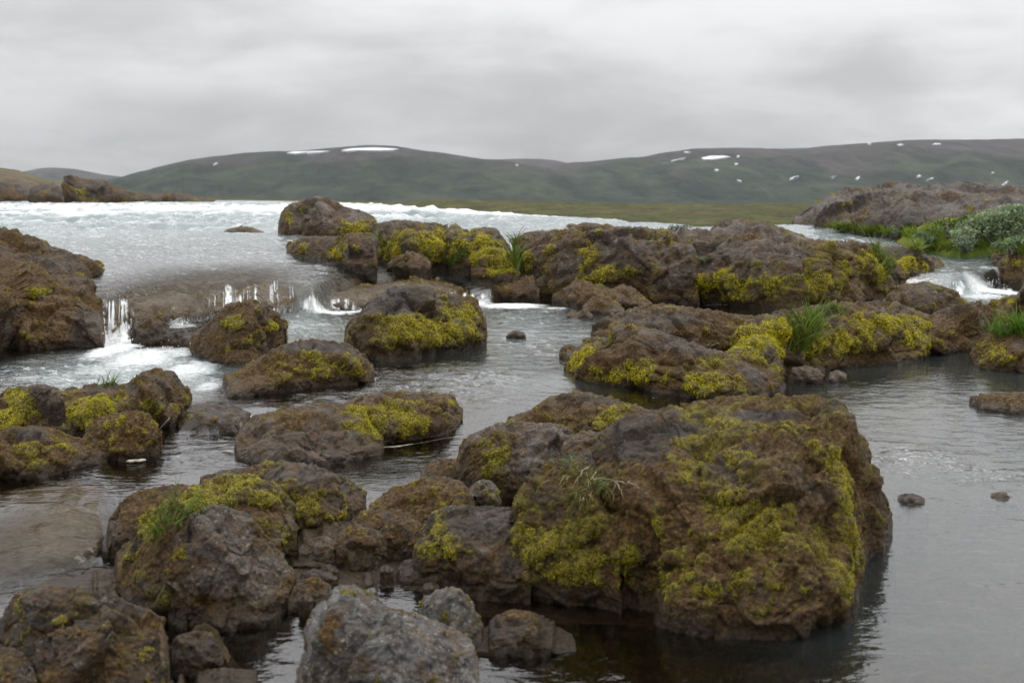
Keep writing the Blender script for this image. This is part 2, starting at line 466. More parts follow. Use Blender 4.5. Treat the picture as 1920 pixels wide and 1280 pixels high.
# ------------------------------------------------------------------ the rocks, nearest first
GR = 'lava rocks standing in the river'
rock('boulder', 'largest dark boulder of all, moss hanging down its face, dry roots on its shoulder', 'boulder', [
    dict(t=[(1112, 920), (1122, 870), (1140, 825), (1165, 800), (1195, 777), (1250, 765), (1300, 755), (1380, 742), (1440, 746), (1500, 742), (1540, 748), (1562, 757), (1574, 772), (1582, 810), (1588, 850), (1595, 900), (1602, 950), (1609, 1000), (1614, 1050), (1619, 1110)],
         b=[(1112, 1100), (1140, 1130), (1250, 1150), (1340, 1175), (1420, 1185), (1500, 1180), (1560, 1158), (1619, 1128)], z=0, T=1.25, k=.72, n=3.0, m=3.5, lump=.8),
    dict(t=[(962, 980), (973, 925), (1000, 896), (1023, 876), (1045, 862), (1075, 862), (1105, 872), (1130, 900), (1150, 960), (1165, 1040)],
         b=[(960, 1098), (1060, 1126), (1165, 1140)], z=0, T=.62, n=2.6),
    dict(t=[(1215, 1150), (1260, 1060), (1330, 1010), (1400, 990), (1470, 1000), (1530, 1040), (1580, 1130)], b=[(1215, 1160), (1340, 1192), (1420, 1197), (1500, 1192), (1580, 1150)], z=0, T=.4, n=2.4, wet=.08),
    ], moss=[(1000, 1000, 45, 35, .95), (1060, 1060, 70, 30), (985, 1040, 30, 30), (1120, 1040, 50, 25, .8), (1420, 990, 62, 50, 1.0), (1395, 930, 45, 30, .6), (1340, 1010, 30, 40, .6), (1250, 1080, 60, 40, .7), (1180, 1060, 50, 40, .6), (1290, 880, 40, 40, .55), (1380, 860, 50, 20, .5),
            (1565, 850, 25, 40, .7), (1590, 920, 22, 60, 1.05), (1598, 1000, 20, 60, .9), (1575, 1050, 30, 40, .6), (1480, 1080, 50, 30, .5), (1320, 1100, 40, 25, .65), (1270, 990, 35, 30, .55), (1480, 800, 50, 14, .5), (1395, 1075, 40, 25, .55), (1540, 830, 30, 18, .6), (1220, 850, 25, 25, .5)],
    gold=[(1330, 940, 160, 120, .40), (1450, 1060, 120, 80, .45), (1150, 1080, 90, 40, .5), (1380, 820, 120, 30, .5), (1250, 800, 60, 14, .4)],
    bare=[(1200, 825, 35, 20), (1430, 775, 50, 8), (1260, 800, 50, 8)], g0=.50, m0=.36, mossdens=1.1, golddens=1.1, res=1.0, mat='mossrock')
rock('boulder', 'brown boulder slab leaning out behind the largest boulder, mossy top, open water beside it', 'boulder', [
    dict(t=[(1500, 900), (1540, 880), (1580, 870), (1605, 868), (1630, 880), (1642, 905), (1652, 940), (1664, 965), (1682, 995)], b=[(1500, 1085), (1555, 1080), (1620, 1062), (1655, 1040), (1682, 1002)], z=0, T=.6, k=.5)],
    moss=[(1610, 885, 25, 14, .9)], gold=[(1640, 950, 30, 60, .5)], g0=.3)
rock('boulder', 'low boulder lobe at the foot of the largest boulder, yellow moss on one edge', 'boulder', [
    dict(t=[(776, 1060), (784, 1010), (800, 985), (820, 957), (853, 947), (893, 948), (950, 950), (970, 966), (985, 1000), (995, 1060)], b=[(776, 1085), (850, 1100), (930, 1120), (995, 1125)], z=-.01, T=.55, n=2.8)],
    moss=[(815, 985, 18, 25, .9), (830, 1010, 40, 22, .7), (800, 1030, 20, 25, .7), (860, 1015, 30, 18, .5)], gold=[(850, 1040, 70, 35, .5)], bare=[(900, 970, 60, 22)], mat='mossrock', g0=.28)
rock('boulder', 'rounded grey brown boulder behind the dry roots, gold moss on one cheek', 'boulder', [
    dict(t=[(857, 880), (863, 842), (880, 817), (900, 807), (940, 793), (973, 790), (1000, 794), (1027, 792), (1057, 800), (1077, 820), (1085, 860)], b=[(857, 905), (920, 920), (1000, 925), (1085, 915)], z=.02, T=.5, n=2.6)],
    moss=[(935, 860, 28, 28, .75), (915, 835, 25, 18, .5)], gold=[(900, 850, 45, 40, .7), (1000, 805, 18, 12, .5)], bare=[(1020, 840, 40, 40)], g0=.2, mat='greylava')
rock('boulder', 'bare grey block wedged between the largest boulder and the rounded boulder with gold cheek', 'boulder', [
    dict(t=[(1052, 850), (1065, 828), (1083, 813), (1107, 808), (1140, 813), (1165, 820), (1190, 850)], b=[(1052, 920), (1190, 930)], z=.05, T=.4, n=2.8)],
    gold=[(1120, 812, 30, 6, .5)], g0=.12, mat='greylava')
rock('stone', 'small rounded stone in the hollow below the rounded boulder with gold cheek', 'stone', [
    dict(t=[(866, 935), (880, 915), (895, 903), (910, 899), (928, 908), (940, 940)], b=[(866, 955), (940, 960)], z=.1, T=.18)], g0=.15, mat='greylava')
rock('algae_heap', 'shaggy brown algae covered heap beside the rounded boulder, before the small still pool', 'rock', [
    dict(t=[(690, 960), (710, 935), (735, 918), (770, 908), (800, 896), (830, 892), (860, 900), (890, 930)], b=[(690, 1000), (780, 1010), (890, 1010)], z=0, T=.6)],
    gold=[(770, 940, 90, 40, .8)], g0=.4, golddens=1.2, long=1.4)
rock('stone', 'low dark algae stone at the near edge of the small still pool', 'stone', [
    dict(t=[(780, 892), (805, 868), (830, 858), (855, 862), (872, 885)], b=[(780, 902), (830, 905), (872, 905)], z=.0, T=.3)], gold=[(840, 880, 40, 20, .6)], g0=.4, mat='wetlava')
rock('mud_shelf', 'wet dark mud shelf along the waterline under the largest boulder', 'ledge', [
    dict(t=[(800, 1095), (850, 1085), (950, 1098), (1050, 1115), (1150, 1130), (1280, 1145), (1400, 1158), (1470, 1168), (1512, 1186)], b=[(800, 1110), (900, 1150), (1000, 1165), (1150, 1165), (1300, 1180), (1400, 1192), (1512, 1192)], z=-.03, T=.7, n=2.2, k=.5, wet=.10, dive=.02),
    dict(t=[(880, 1205), (905, 1180), (930, 1155), (965, 1142), (1000, 1146), (1035, 1165), (1065, 1190), (1080, 1210)], b=[(880, 1215), (1000, 1222), (1080, 1215)], z=-.01, T=.3, wet=.06, dive=.01)],
    gold=[(980, 1150, 50, 15, .8), (870, 1100, 60, 14, .5)], g0=.2, mat='wetlava', amp=1.3)
rock('boulder', 'pyramid shaped bare boulder with a grass tuft growing behind it', 'boulder', [
    dict(t=[(284, 1075), (290, 1048), (317, 1017), (350, 983), (377, 960), (393, 949), (423, 945), (447, 957), (467, 975), (482, 1003), (520, 1027), (540, 1053), (558, 1080), (564, 1105)], b=[(284, 1120), (320, 1160), (400, 1172), (480, 1165), (540, 1140), (564, 1112)], z=-.03, T=.55, k=.5, n=2.3),
    dict(t=[(300, 1140), (340, 1110), (400, 1100), (470, 1105), (530, 1115), (560, 1130)], b=[(300, 1150), (400, 1178), (480, 1170), (560, 1140)], z=-.03, T=.3)],
    moss=[(340, 1035, 20, 14, .75), (490, 1020, 12, 25, .5)], gold=[(310, 1045, 40, 40, .7), (400, 1135, 110, 25, .6), (490, 1020, 22, 40, .7), (540, 1110, 25, 40, .5)], bare=[(420, 1000, 45, 40), (470, 1060, 50, 40)], g0=.02, mat='greylava', res=1.0)
rock('mossy_rock', 'brown mossy base rock spreading from the foot of the pyramid shaped boulder', 'rock', [
    dict(t=[(138, 1098), (160, 1078), (200, 1062), (225, 1040), (245, 1020), (270, 985), (300, 955), (340, 935), (360, 960)], b=[(138, 1105), (200, 1130), (270, 1160), (320, 1165), (360, 1165)], z=-.05, T=.7, n=2.2)],
    moss=[(270, 1000, 30, 30, .8), (285, 975, 30, 20, .9), (240, 1040, 30, 14, .6)], gold=[(230, 1070, 90, 50, .6), (280, 1010, 50, 50, .7)], mat='mossrock', g0=.35)
rock('mossy_slab', 'slab with golden yellow moss on top, behind the pyramid shaped boulder', 'rock', [
    dict(t=[(262, 1000), (290, 965), (330, 932), (370, 912), (420, 896), (450, 891), (490, 900), (520, 915), (545, 945), (560, 990)], b=[(262, 1040), (400, 1060), (560, 1050)], z=-.02, T=.55, n=2.6)],
    moss=[(440, 905, 50, 12, .95), (360, 935, 50, 22, 1.0), (310, 965, 40, 25, 1.0), (480, 925, 40, 14, .8), (410, 930, 40, 18, .7)], gold=[(480, 960, 60, 50, .6), (420, 920, 120, 30, .5)], mat='mossrock', m0=.36, g0=.25)
rock('slab', 'dark domed slab in front of the small still pool, moss down its face', 'rock', [
    dict(t=[(368, 908), (385, 893), (430, 882), (480, 872), (530, 866), (580, 868), (620, 880), (655, 897), (680, 918), (692, 945)], b=[(368, 925), (450, 985), (550, 1010), (630, 1005), (692, 960)], z=-.02, T=.65, n=2.3)],
    moss=[(590, 945, 50, 25, .7), (535, 935, 18, 30, .7), (640, 965, 20, 10, .8)], gold=[(590, 950, 70, 45, .6), (550, 905, 60, 15, .3)], bare=[(590, 880, 60, 8)], g0=.2)
rock('stone', 'small dark stone lying on the golden moss of the slab behind the pyramid shaped boulder', 'stone', [
    dict(t=[(493, 955), (500, 942), (515, 936), (528, 942), (535, 960)], b=[(493, 975), (535, 978)], z=.1, T=.1)], g0=.05)
rock('algae_rock', 'brown algae rock between the thin flowing sheet and the golden moss slab', 'rock', [
    dict(t=[(190, 1000), (205, 975), (235, 940), (265, 920), (300, 912), (340, 906), (385, 915)], b=[(190, 1012), (250, 1015), (320, 1000), (385, 980)], z=-.02, T=.5)],
    gold=[(270, 950, 80, 40, .8)], g0=.35, golddens=1.0, mat='wetlava')
# rubble between slab, heap and big boulder
for nm, lb, t, b, z, g, mt in (
    ('stone', 'stone with a beard of algae in the wet rubble between slab and boulder lobe', [(628, 1030), (640, 1000), (665, 984), (700, 992), (725, 1010), (742, 1030)], [(628, 1060), (690, 1068), (742, 1045)], -.02, .4, 'greylava'),
    ('stone', 'smaller flat stone under the moss of the dark domed slab', [(560, 1030), (580, 1010), (610, 1005), (640, 1020), (650, 1045)], [(560, 1055), (650, 1062)], -.02, .25, 'greylava'),
    ('stone', 'pale wet stone at the pool edge below the bearded stone', [(600, 1085), (620, 1074), (650, 1068), (690, 1072), (700, 1085)], [(600, 1095), (700, 1098)], -.02, .2, 'greylava'),
    ('stone', 'dark lump of rubble between bearded stone and boulder lobe', [(715, 1000), (735, 972), (760, 965), (785, 980), (795, 1010)], [(715, 1040), (795, 1055)], -.02, .3, 'lava'),
    ('stone', 'reddish stone at the foot of the shaggy algae heap', [(680, 990), (700, 966), (735, 955), (770, 962), (780, 985)], [(680, 1010), (780, 1015)], -.01, .3, 'lava'),
    ('stone', 'mossy stone lump beside the foot of the pyramid shaped boulder', [(540, 1120), (560, 1090), (590, 1080), (620, 1095), (625, 1125)], [(540, 1145), (625, 1140)], -.03, .55, 'lava'),
    ('stone', 'dark algae stone against the flank of the boulder lobe', [(745, 1075), (760, 1050), (785, 1045), (800, 1070)], [(745, 1090), (800, 1095)], -.02, .3, 'lava'),
    ('stone', 'brown stone wedged at the foot of the dark domed slab', [(650, 1005), (662, 975), (690, 958), (712, 968), (720, 995)], [(650, 1015), (720, 1012)], -.01, .55, 'lava')):
    rock(nm, lb, 'stone', [dict(t=t, b=b, z=z, T=.22, wet=.06)], g0=g, mat=mt, group='loose stones in the wet rubble')
rock('boulder', 'rough brown grey boulder in the bottom corner, tiny yellow moss spots on its face', 'boulder', [
    dict(t=[(2, 1200), (8, 1165), (18, 1137), (40, 1117), (67, 1103), (100, 1098), (140, 1100), (183, 1106), (217, 1113), (240, 1127), (283, 1147), (306, 1160), (315, 1190), (318, 1260)], b=[(2, 1290), (100, 1340), (200, 1350), (318, 1330)], z=-.1, T=.5, n=2.8, m=3.5)],
    moss=[(200, 1170, 8, 6, .9), (125, 1160, 20, 8, .5), (125, 1190, 14, 14, .5), (275, 1215, 12, 20, .5)], gold=[(290, 1160, 35, 18, .8), (150, 1180, 60, 40, .35), (90, 1260, 60, 30, .5)], g0=.16, res=1.0)
rock('boulder', 'grey stone cut by the photo corner below the boulder with tiny yellow spots', 'boulder', [
    dict(t=[(-110, 1225), (-50, 1212), (0, 1210), (30, 1213), (52, 1222), (66, 1245), (72, 1280)], b=[(-110, 1340), (72, 1350)], z=-.1, T=.3)], g0=.2)
rock('boulder', 'pale grey speckled boulder nearest the camera, rust streak on one side', 'boulder', [
    dict(t=[(552, 1290), (565, 1245), (582, 1200), (600, 1145), (615, 1115), (635, 1100), (657, 1095), (690, 1105), (720, 1128), (745, 1142), (780, 1150), (830, 1168), (865, 1190), (888, 1212), (895, 1250), (897, 1300)], b=[(552, 1345), (700, 1390), (800, 1390), (897, 1350)], z=-.06, T=.5, k=.5, n=2.6, m=3.2)],
    gold=[(615, 1180, 16, 40, .75), (740, 1135, 30, 10, .7)], g0=-.25, mat='palelava', res=1.0)
rock('boulder', 'smaller pitted grey brown boulder touching the pale speckled boulder', 'boulder', [
    dict(t=[(770, 1175), (785, 1150), (805, 1118), (825, 1104), (850, 1099), (868, 1104), (885, 1140), (903, 1168), (913, 1200)], b=[(770, 1215), (850, 1235), (913, 1215)], z=-.03, T=.3)],
    g0=-.1, mat='palelava')
rock('sunken_rock', 'sunken wet rock breaking the pool between pyramid boulder and bottom corner boulder', 'rock', [
    dict(t=[(322, 1215), (335, 1190), (370, 1181), (400, 1186), (415, 1205), (425, 1230)], b=[(322, 1262), (380, 1265), (425, 1245)], z=-.035, T=.2, wet=.2)], gold=[(370, 1190, 40, 8, .5)], g0=.15, mat='wetlava')
rock('sunken_rock', 'brown rimmed wet rock at the bottom edge of the photo, left of the speckled boulder', 'rock', [
    dict(t=[(315, 1280), (340, 1262), (420, 1250), (480, 1256), (510, 1268), (530, 1290)], b=[(315, 1310), (420, 1330), (530, 1310)], z=-.035, T=.3, wet=.08)], gold=[(440, 1258, 80, 10, .8)], g0=.2, mat='wetlava')
for lb, t, b, z in (('low algae covered shelf joining the pyramid shaped boulder to the boulder lobe', [(530, 1100), (570, 1068), (620, 1045), (690, 1035), (760, 1040), (800, 1070), (815, 1100)], [(530, 1112), (640, 1105), (740, 1100), (815, 1112)], -.03),
    ('low brown shelf filling the gap between golden slab and dark domed slab', [(470, 1030), (520, 1000), (580, 985), (640, 975), (700, 985), (730, 1020)], [(470, 1060), (600, 1062), (730, 1050)], -.02),
    ('flat wet shelf at the water under the spreading mossy base, by the bottom corner boulder', [(60, 1110), (130, 1085), (200, 1070), (290, 1110), (350, 1150)], [(60, 1130), (180, 1160), (350, 1185)], -.06)):
    rock('mud_shelf', lb, 'ledge', [dict(t=t, b=b, z=z, T=.6, n=2.0, wet=.08, dive=.02)], gold=[(np.mean([q[0] for q in t]), np.mean([q[1] for q in t]) + 15, 90, 30, .7)], g0=.4, mat='wetlava', amp=1.4, golddens=1.2, long=1.3)
_pr = random.Random(5)
for k_ in range(16):
    pu, pv, pw = _pr.choice(((575, 1050), (640, 1010), (700, 1030), (745, 1075), (690, 960), (610, 1085), (770, 1110), (840, 1085), (560, 1130), (720, 1000))) + (_pr.uniform(13, 30),)
    pu += _pr.uniform(-35, 35); pv += _pr.uniform(-16, 16); ph = pw * _pr.uniform(.45, .8)
    rock('pebble', 'small wet pebble among the loose rubble between the near boulders', 'pebble', [dict(t=[(pu - pw, pv - 2), (pu - pw * .6, pv - ph * .8), (pu - pw * .1, pv - ph), (pu + pw * .5, pv - ph * .75), (pu + pw, pv - 2)], b=[(pu - pw, pv + 2), (pu, pv + 6), (pu + pw, pv + 2)], z=-.0 + _pr.uniform(-.01, .03), T=.08, dive=.01)], g0=_pr.uniform(.1, .4), mat=_pr.choice(('greylava', 'wetlava', 'lava')), golddens=.4, group='small wet pebbles among the rubble')
# front left bank
rock('mossy_bank', 'long mossy bank rock with a brown peak, running in from the photo edge', 'rock', [
    dict(t=[(-120, 765), (-60, 757), (0, 747), (20, 732), (50, 723), (90, 722), (113, 737), (140, 728), (180, 720), (207, 717), (233, 720), (257, 713), (277, 697), (300, 691), (320, 697), (333, 713), (350, 730), (374, 745)], b=[(-120, 830), (0, 822), (100, 822), (250, 812), (310, 800), (345, 778), (374, 752)], z=.02, T=1.0, n=2.5, m=4)],
    moss=[(30, 770, 50, 28, 1.0), (0, 795, 40, 20, 1.0), (150, 765, 45, 25, .95), (200, 755, 30, 18, 1.0), (280, 755, 18, 18, .85), (90, 770, 25, 18, .7), (20, 740, 25, 10, .6)], gold=[(180, 740, 200, 22, .5), (300, 730, 60, 40, .5)], mat='mossrock', g0=.3, mossdens=1.2)
rock('stone', 'smooth dark stone resting on the long mossy bank rock', 'stone', [
    dict(t=[(50, 745), (58, 728), (75, 719), (95, 722), (112, 735), (122, 752)], b=[(50, 752), (90, 760), (122, 758)], z=.22, T=.15)], g0=.0, mat='greylava')
rock('mossy_boulder', 'round boulder shaggy with gold brown moss, white scum at its waterline', 'boulder', [
    dict(t=[(155, 830), (170, 803), (187, 784), (213, 776), (253, 770), (275, 774), (293, 788), (301, 813), (300, 840)], b=[(155, 850), (220, 866), (262, 866), (300, 848)], z=0, T=.55, n=2.8)],
    moss=[(205, 790, 30, 10, .6), (265, 800, 20, 12, .45), (225, 815, 20, 20, .35)], gold=[(230, 805, 80, 45, .9)], mat='mossrock', g0=.45, golddens=1.3, long=1.2)
rock('mossy_rock', 'low brown mossy rock at the photo edge in front of the long bank rock', 'rock', [
    dict(t=[(-120, 830), (-60, 815), (0, 810), (20, 803), (73, 797), (97, 803), (130, 817), (160, 824), (200, 835), (235, 855)], b=[(-120, 905), (0, 900), (60, 897), (120, 882), (200, 868), (235, 860)], z=0, T=.6, n=2.4)],
    moss=[(110, 835, 30, 18, .55), (60, 845, 25, 20, .5), (150, 845, 25, 12, .4)], gold=[(80, 850, 130, 35, .8)], bare=[(60, 810, 40, 8)], mat='mossrock', g0=.4, golddens=1.3)
rock('flat_outcrop', 'flat grey brown outcrop in the stream, green moss crown on its raised end', 'outcrop', [
    dict(t=[(436, 848), (445, 820), (458, 800), (490, 777), (540, 764), (600, 757), (650, 758), (700, 780), (745, 830)], b=[(436, 862), (500, 874), (600, 878), (680, 862), (745, 838)], z=.0, T=1.0, n=2.5),
    dict(t=[(618, 800), (645, 766), (680, 742), (730, 734), (790, 735), (842, 741), (856, 758), (870, 780), (885, 792)], b=[(618, 838), (700, 842), (760, 834), (830, 820), (885, 797)], z=.0, T=.8, n=2.8)],
    moss=[(700, 790, 45, 22, 1.0), (760, 785, 35, 28, 1.05), (690, 800, 30, 14, 1.0), (740, 765, 40, 12, .8), (845, 750, 12, 8, 1.0), (800, 760, 25, 14, .6), (665, 770, 25, 12, .6)], gold=[(680, 760, 60, 18, .7), (800, 760, 70, 30, .6), (520, 790, 60, 18, .55)], bare=[(560, 840, 90, 20)], g0=.27)
rock('mossy_mound', 'low rust brown mound just behind the rounded boulders, beside the rippling channel', 'rock', [
    dict(t=[(915, 800), (940, 787), (970, 777), (1000, 766), (1030, 746), (1065, 735), (1100, 735), (1150, 748), (1190, 760), (1225, 772), (1250, 800)], b=[(915, 812), (1000, 835), (1100, 845), (1250, 840)], z=.02, T=.8, n=2.3)],
    moss=[(1150, 780, 35, 14, .75), (1170, 765, 30, 8, .7), (950, 790, 20, 5, .5)], gold=[(1000, 775, 80, 20, .75), (1100, 770, 90, 30, .5)], mat='mossrock', g0=.33, golddens=1.0)
rock('mossy_rock', 'long wedge of rock with orange and green moss, mid stream, its tail pointing left', 'rock', [
    dict(t=[(366, 738), (395, 722), (420, 710), (460, 690), (500, 667), (530, 647), (560, 638), (600, 637), (645, 643), (680, 664), (698, 685), (708, 708)], b=[(366, 742), (450, 742), (520, 735), (600, 728), (660, 722), (708, 712)], z=.09, T=.9, n=2.4)],
    moss=[(620, 690, 50, 18, .65), (560, 680, 35, 14, .6), (570, 660, 20, 10, .6), (660, 685, 20, 14, .5), (505, 690, 20, 10, .55)], gold=[(560, 695, 130, 40, .75), (440, 720, 60, 14, .6)], mat='mossrock', g0=.35, bare=[(600, 645, 50, 8)], golddens=1.1)
rock('boulder', 'brown boulder below the waterfall strands, one yellow moss patch near its top', 'boulder', [
    dict(t=[(346, 655), (370, 623), (403, 596), (433, 573), (464, 562), (497, 569), (524, 593), (537, 616), (534, 650)], b=[(346, 660), (400, 680), (445, 688), (500, 680), (534, 660)], z=.12, T=.9, n=2.3)],
    moss=[(433, 598, 18, 12, 1.05), (515, 610, 6, 12, .6)], gold=[(400, 630, 70, 50, .6), (480, 620, 60, 50, .3)], g0=.33, mat='wetlava')
rock('mossy_boulder', 'domed boulder with bright yellow green moss over its face, standing in mid channel', 'boulder', [
    dict(t=[(640, 645), (652, 618), (668, 597), (690, 575), (712, 552), (735, 540), (760, 535), (790, 537), (808, 548), (850, 552), (885, 560), (900, 577), (909, 600), (909, 640)], b=[(640, 650), (690, 674), (740, 674), (800, 664), (860, 656), (909, 648)], z=.11, T=1.2, n=2.7)],
    moss=[(790, 610, 60, 22, 1.0), (850, 615, 45, 25, 1.1), (870, 590, 35, 25, .9), (760, 600, 40, 14, .9), (730, 632, 18, 14, .8), (698, 650, 12, 10, .6), (820, 630, 50, 16, .8), (870, 570, 20, 8, .7)], gold=[(780, 640, 120, 22, .6), (690, 630, 40, 40, .5), (850, 575, 50, 14, .6)], bare=[(740, 560, 50, 22)], mat='mossrock', m0=.36, g0=.22)
rock('knob', 'small round brown knob poking from the water beside the long mossy outcrop', 'stone', [
    dict(t=[(1049, 662), (1056, 649), (1070, 645), (1084, 650), (1090, 668)], b=[(1049, 672), (1090, 674)], z=.08, T=.2)], gold=[(1068, 655, 20, 14, .6)], g0=.3)
rock('mossy_outcrop', 'long low outcrop draped in hanging yellow moss, grass tuft on its crest', 'outcrop', [
    dict(t=[(1100, 650), (1115, 620), (1124, 604), (1144, 593), (1171, 585), (1204, 573), (1241, 569), (1280, 574), (1314, 578), (1364, 587), (1414, 594), (1440, 610), (1460, 660)], b=[(1100, 690), (1250, 700), (1460, 690)], z=.05, T=1.0, n=2.6),
    dict(t=[(1058, 690), (1066, 662), (1085, 648), (1105, 636), (1130, 620), (1170, 612), (1220, 617), (1270, 632), (1330, 655), (1400, 670), (1450, 690), (1485, 710)], b=[(1058, 702), (1090, 718), (1200, 730), (1300, 752), (1400, 748), (1450, 738), (1485, 720)], z=.03, T=1.0, n=2.5),
    dict(t=[(1320, 700), (1360, 660), (1385, 625), (1410, 598), (1440, 589), (1465, 584), (1498, 576), (1549, 569), (1589, 566), (1633, 565), (1666, 566), (1697, 578), (1727, 590), (1740, 620), (1744, 655)], b=[(1320, 745), (1380, 740), (1450, 730), (1480, 708), (1560, 694), (1640, 684), (1744, 670)], z=.0, T=1.5, n=3.0, m=3.5)],
    moss=[(1085, 670, 25, 22, 1.0), (1100, 655, 25, 14, .9), (1150, 700, 50, 18, .85), (1215, 700, 45, 18, .7), (1340, 665, 30, 22, .8), (1320, 710, 50, 24, .85), (1400, 650, 40, 30, .9), (1440, 630, 40, 30, 1.05), (1470, 615, 30, 25, 1.0), (1400, 615, 50, 12, .7),
          (1530, 640, 40, 30, .9), (1570, 620, 40, 20, .8), (1620, 620, 45, 28, .8), (1660, 605, 40, 20, .8), (1710, 620, 25, 35, 1.0), (1690, 590, 25, 12, .9), (1590, 650, 40, 20, .7), (1730, 610, 12, 30, .9), (1510, 600, 30, 12, .6), (1370, 730, 40, 12, .6), (1640, 640, 40, 14, .6)],
    gold=[(1250, 680, 200, 50, .55), (1400, 690, 120, 45, .6), (1600, 640, 160, 45, .55), (1330, 610, 90, 14, .6)], bare=[(1240, 590, 60, 8), (1300, 645, 60, 14), (1420, 690, 25, 20)], g0=.3, hang=.7, long=1.35, mossdens=1.1)
for lb, t, b in (('pair of wet stones at the foot of the hanging moss outcrop', [(1478, 708), (1487, 690), (1510, 685), (1530, 690), (1545, 705)], [(1478, 718), (1545, 722)]),
                 ('small pale stone at the pool edge under the hanging moss outcrop', [(1550, 712), (1556, 698), (1570, 693), (1582, 698), (1587, 710)], [(1550, 718), (1587, 718)])):
    rock('stone', lb, 'stone', [dict(t=t, b=b, z=0, T=.2)], g0=.1, mat='greylava')
rock('reef', 'flat dark weedy reef in the pool, cut by the photo edge', 'reef', [
    dict(t=[(1806, 752), (1820, 744), (1850, 740), (1890, 736), (1940, 734), (2060, 733)], b=[(1806, 756), (1840, 770), (1900, 778), (2060, 778)], z=0, T=.5, n=2.2)], gold=[(1870, 745, 80, 10, .8)], g0=.35, mat='wetlava', golddens=1.2)
rock('stone', 'lone dark stone breaking the open water beside the largest boulder', 'stone', [
    dict(t=[(1678, 934), (1690, 926), (1706, 924), (1724, 928), (1742, 942)], b=[(1678, 938), (1700, 946), (1742, 946)], z=0, T=.14)], g0=.2, mat='wetlava')
rock('sunken_rock', 'pale sunken rock under the open water, near the photo edge', 'rock', [
    dict(t=[(1835, 936), (1850, 926), (1875, 921), (1895, 924), (1912, 938)], b=[(1835, 942), (1870, 948), (1912, 945)], z=-.025, T=.2)], g0=.1, mat='sunken')
# right side rocks
rock('rock', 'brown grey rock between the lava plateau and the side waterfall pool', 'rock', [
    dict(t=[(1655, 572), (1668, 550), (1690, 534), (1722, 530), (1760, 535), (1790, 545), (1806, 565)], b=[(1655, 585), (1730, 592), (1806, 582)], z=.08, T=1.0)], gold=[(1690, 550, 40, 20, .4)], g0=.25, mat='midlava')
rock('rock', 'broad rusty brown rock at the end of the hanging moss outcrop', 'rock', [
    dict(t=[(1715, 640), (1735, 600), (1760, 583), (1800, 568), (1832, 565), (1865, 580), (1900, 610)], b=[(1715, 668), (1800, 664), (1850, 650), (1900, 635)], z=.02, T=1.3)], gold=[(1790, 620, 80, 40, .7), (1840, 590, 40, 20, .5)], moss=[(1780, 630, 20, 14, .4)], g0=.38, mat='wetlava', golddens=.9)
rock('mossy_rock', 'small moss capped rock right below the side waterfall', 'rock', [
    dict(t=[(1826, 610), (1838, 580), (1860, 566), (1900, 558), (1950, 556), (2020, 570)], b=[(1826, 622), (1900, 630), (2020, 630)], z=.06, T=.9)], moss=[(1860, 590, 30, 14, .8), (1890, 565, 30, 10, .7), (1850, 605, 20, 12, .6)], gold=[(1880, 590, 60, 30, .5)], g0=.3)
rock('boulder', 'grey leaning boulder cut by the photo edge above a green grass tuft', 'boulder', [
    dict(t=[(1882, 610), (1892, 565), (1908, 535), (1930, 515), (1980, 505), (2060, 520), (2100, 600)], b=[(1882, 625), (1980, 640), (2100, 640)], z=.05, T=.9)], g0=.2, mat='midlava')
rock('mossy_rock', 'mossy bank rock carrying a green grass tuft, cut by the photo edge over the pool', 'rock', [
    dict(t=[(1804, 676), (1822, 655), (1845, 635), (1872, 612), (1910, 600), (1960, 592), (2080, 600)], b=[(1804, 682), (1850, 694), (1920, 700), (2080, 700)], z=0, T=1.1)], moss=[(1860, 655, 30, 20, .6), (1890, 670, 40, 20, .6)], gold=[(1880, 660, 80, 35, .7)], mat='mossrock', g0=.38, golddens=1.1)
rock('rock', 'mossy brown rock above the side waterfall, cut by the photo edge', 'rock', [
    dict(t=[(1844, 492), (1860, 475), (1885, 460), (1920, 450), (1980, 440), (2100, 445)], b=[(1844, 500), (1880, 526), (1940, 540), (2100, 540)], z=.2, T=2.0)], moss=[(1880, 490, 20, 14, .6), (1910, 500, 20, 20, .6)], gold=[(1890, 500, 50, 30, .6)], g0=.35)
# left outcrop and cascade ledge
rock('outcrop', 'large wet rust brown outcrop beside the waterfall, entering from the photo edge', 'outcrop', [
    dict(t=[(-160, 405), (-60, 420), (0, 428), (22, 431), (66, 446), (90, 460), (118, 470), (150, 480), (185, 490), (215, 503)], b=[(-160, 600), (0, 590), (100, 570), (180, 535), (215, 506)], z=.45, T=4.0, n=2.0, skirt=.8),
    dict(t=[(-160, 540), (-60, 540), (0, 537), (60, 526), (110, 516), (148, 515), (163, 525), (174, 550), (190, 580), (196, 615), (192, 650)], b=[(-160, 655), (0, 652), (100, 655), (192, 655)], z=.13, T=2.2, n=2.3, m=4, wet=.1)],
    moss=[(75, 543, 18, 8, .9), (40, 565, 20, 6, .4)], gold=[(60, 500, 120, 50, .5), (80, 590, 100, 50, .55), (30, 450, 60, 20, .6)], bare=[(165, 600, 25, 40)], g0=.32, mat='wetlava', golddens=.35)
rock('cascade_ledge', 'rounded brown ledge under the thin falling sheet of water', 'ledge', [
    dict(t=[(196, 606), (206, 580), (235, 556), (270, 550), (330, 545), (390, 541), (450, 535), (500, 531), (545, 534), (580, 548), (610, 565), (640, 577)], b=[(196, 640), (240, 610), (330, 606), (400, 594), (470, 592), (540, 584), (600, 582), (640, 580)], z=.14, T=2.4, n=2.5, k=.3, m=4)],
    g0=.05, mat='sunken', amp=.45, keep=True, golddens=0)
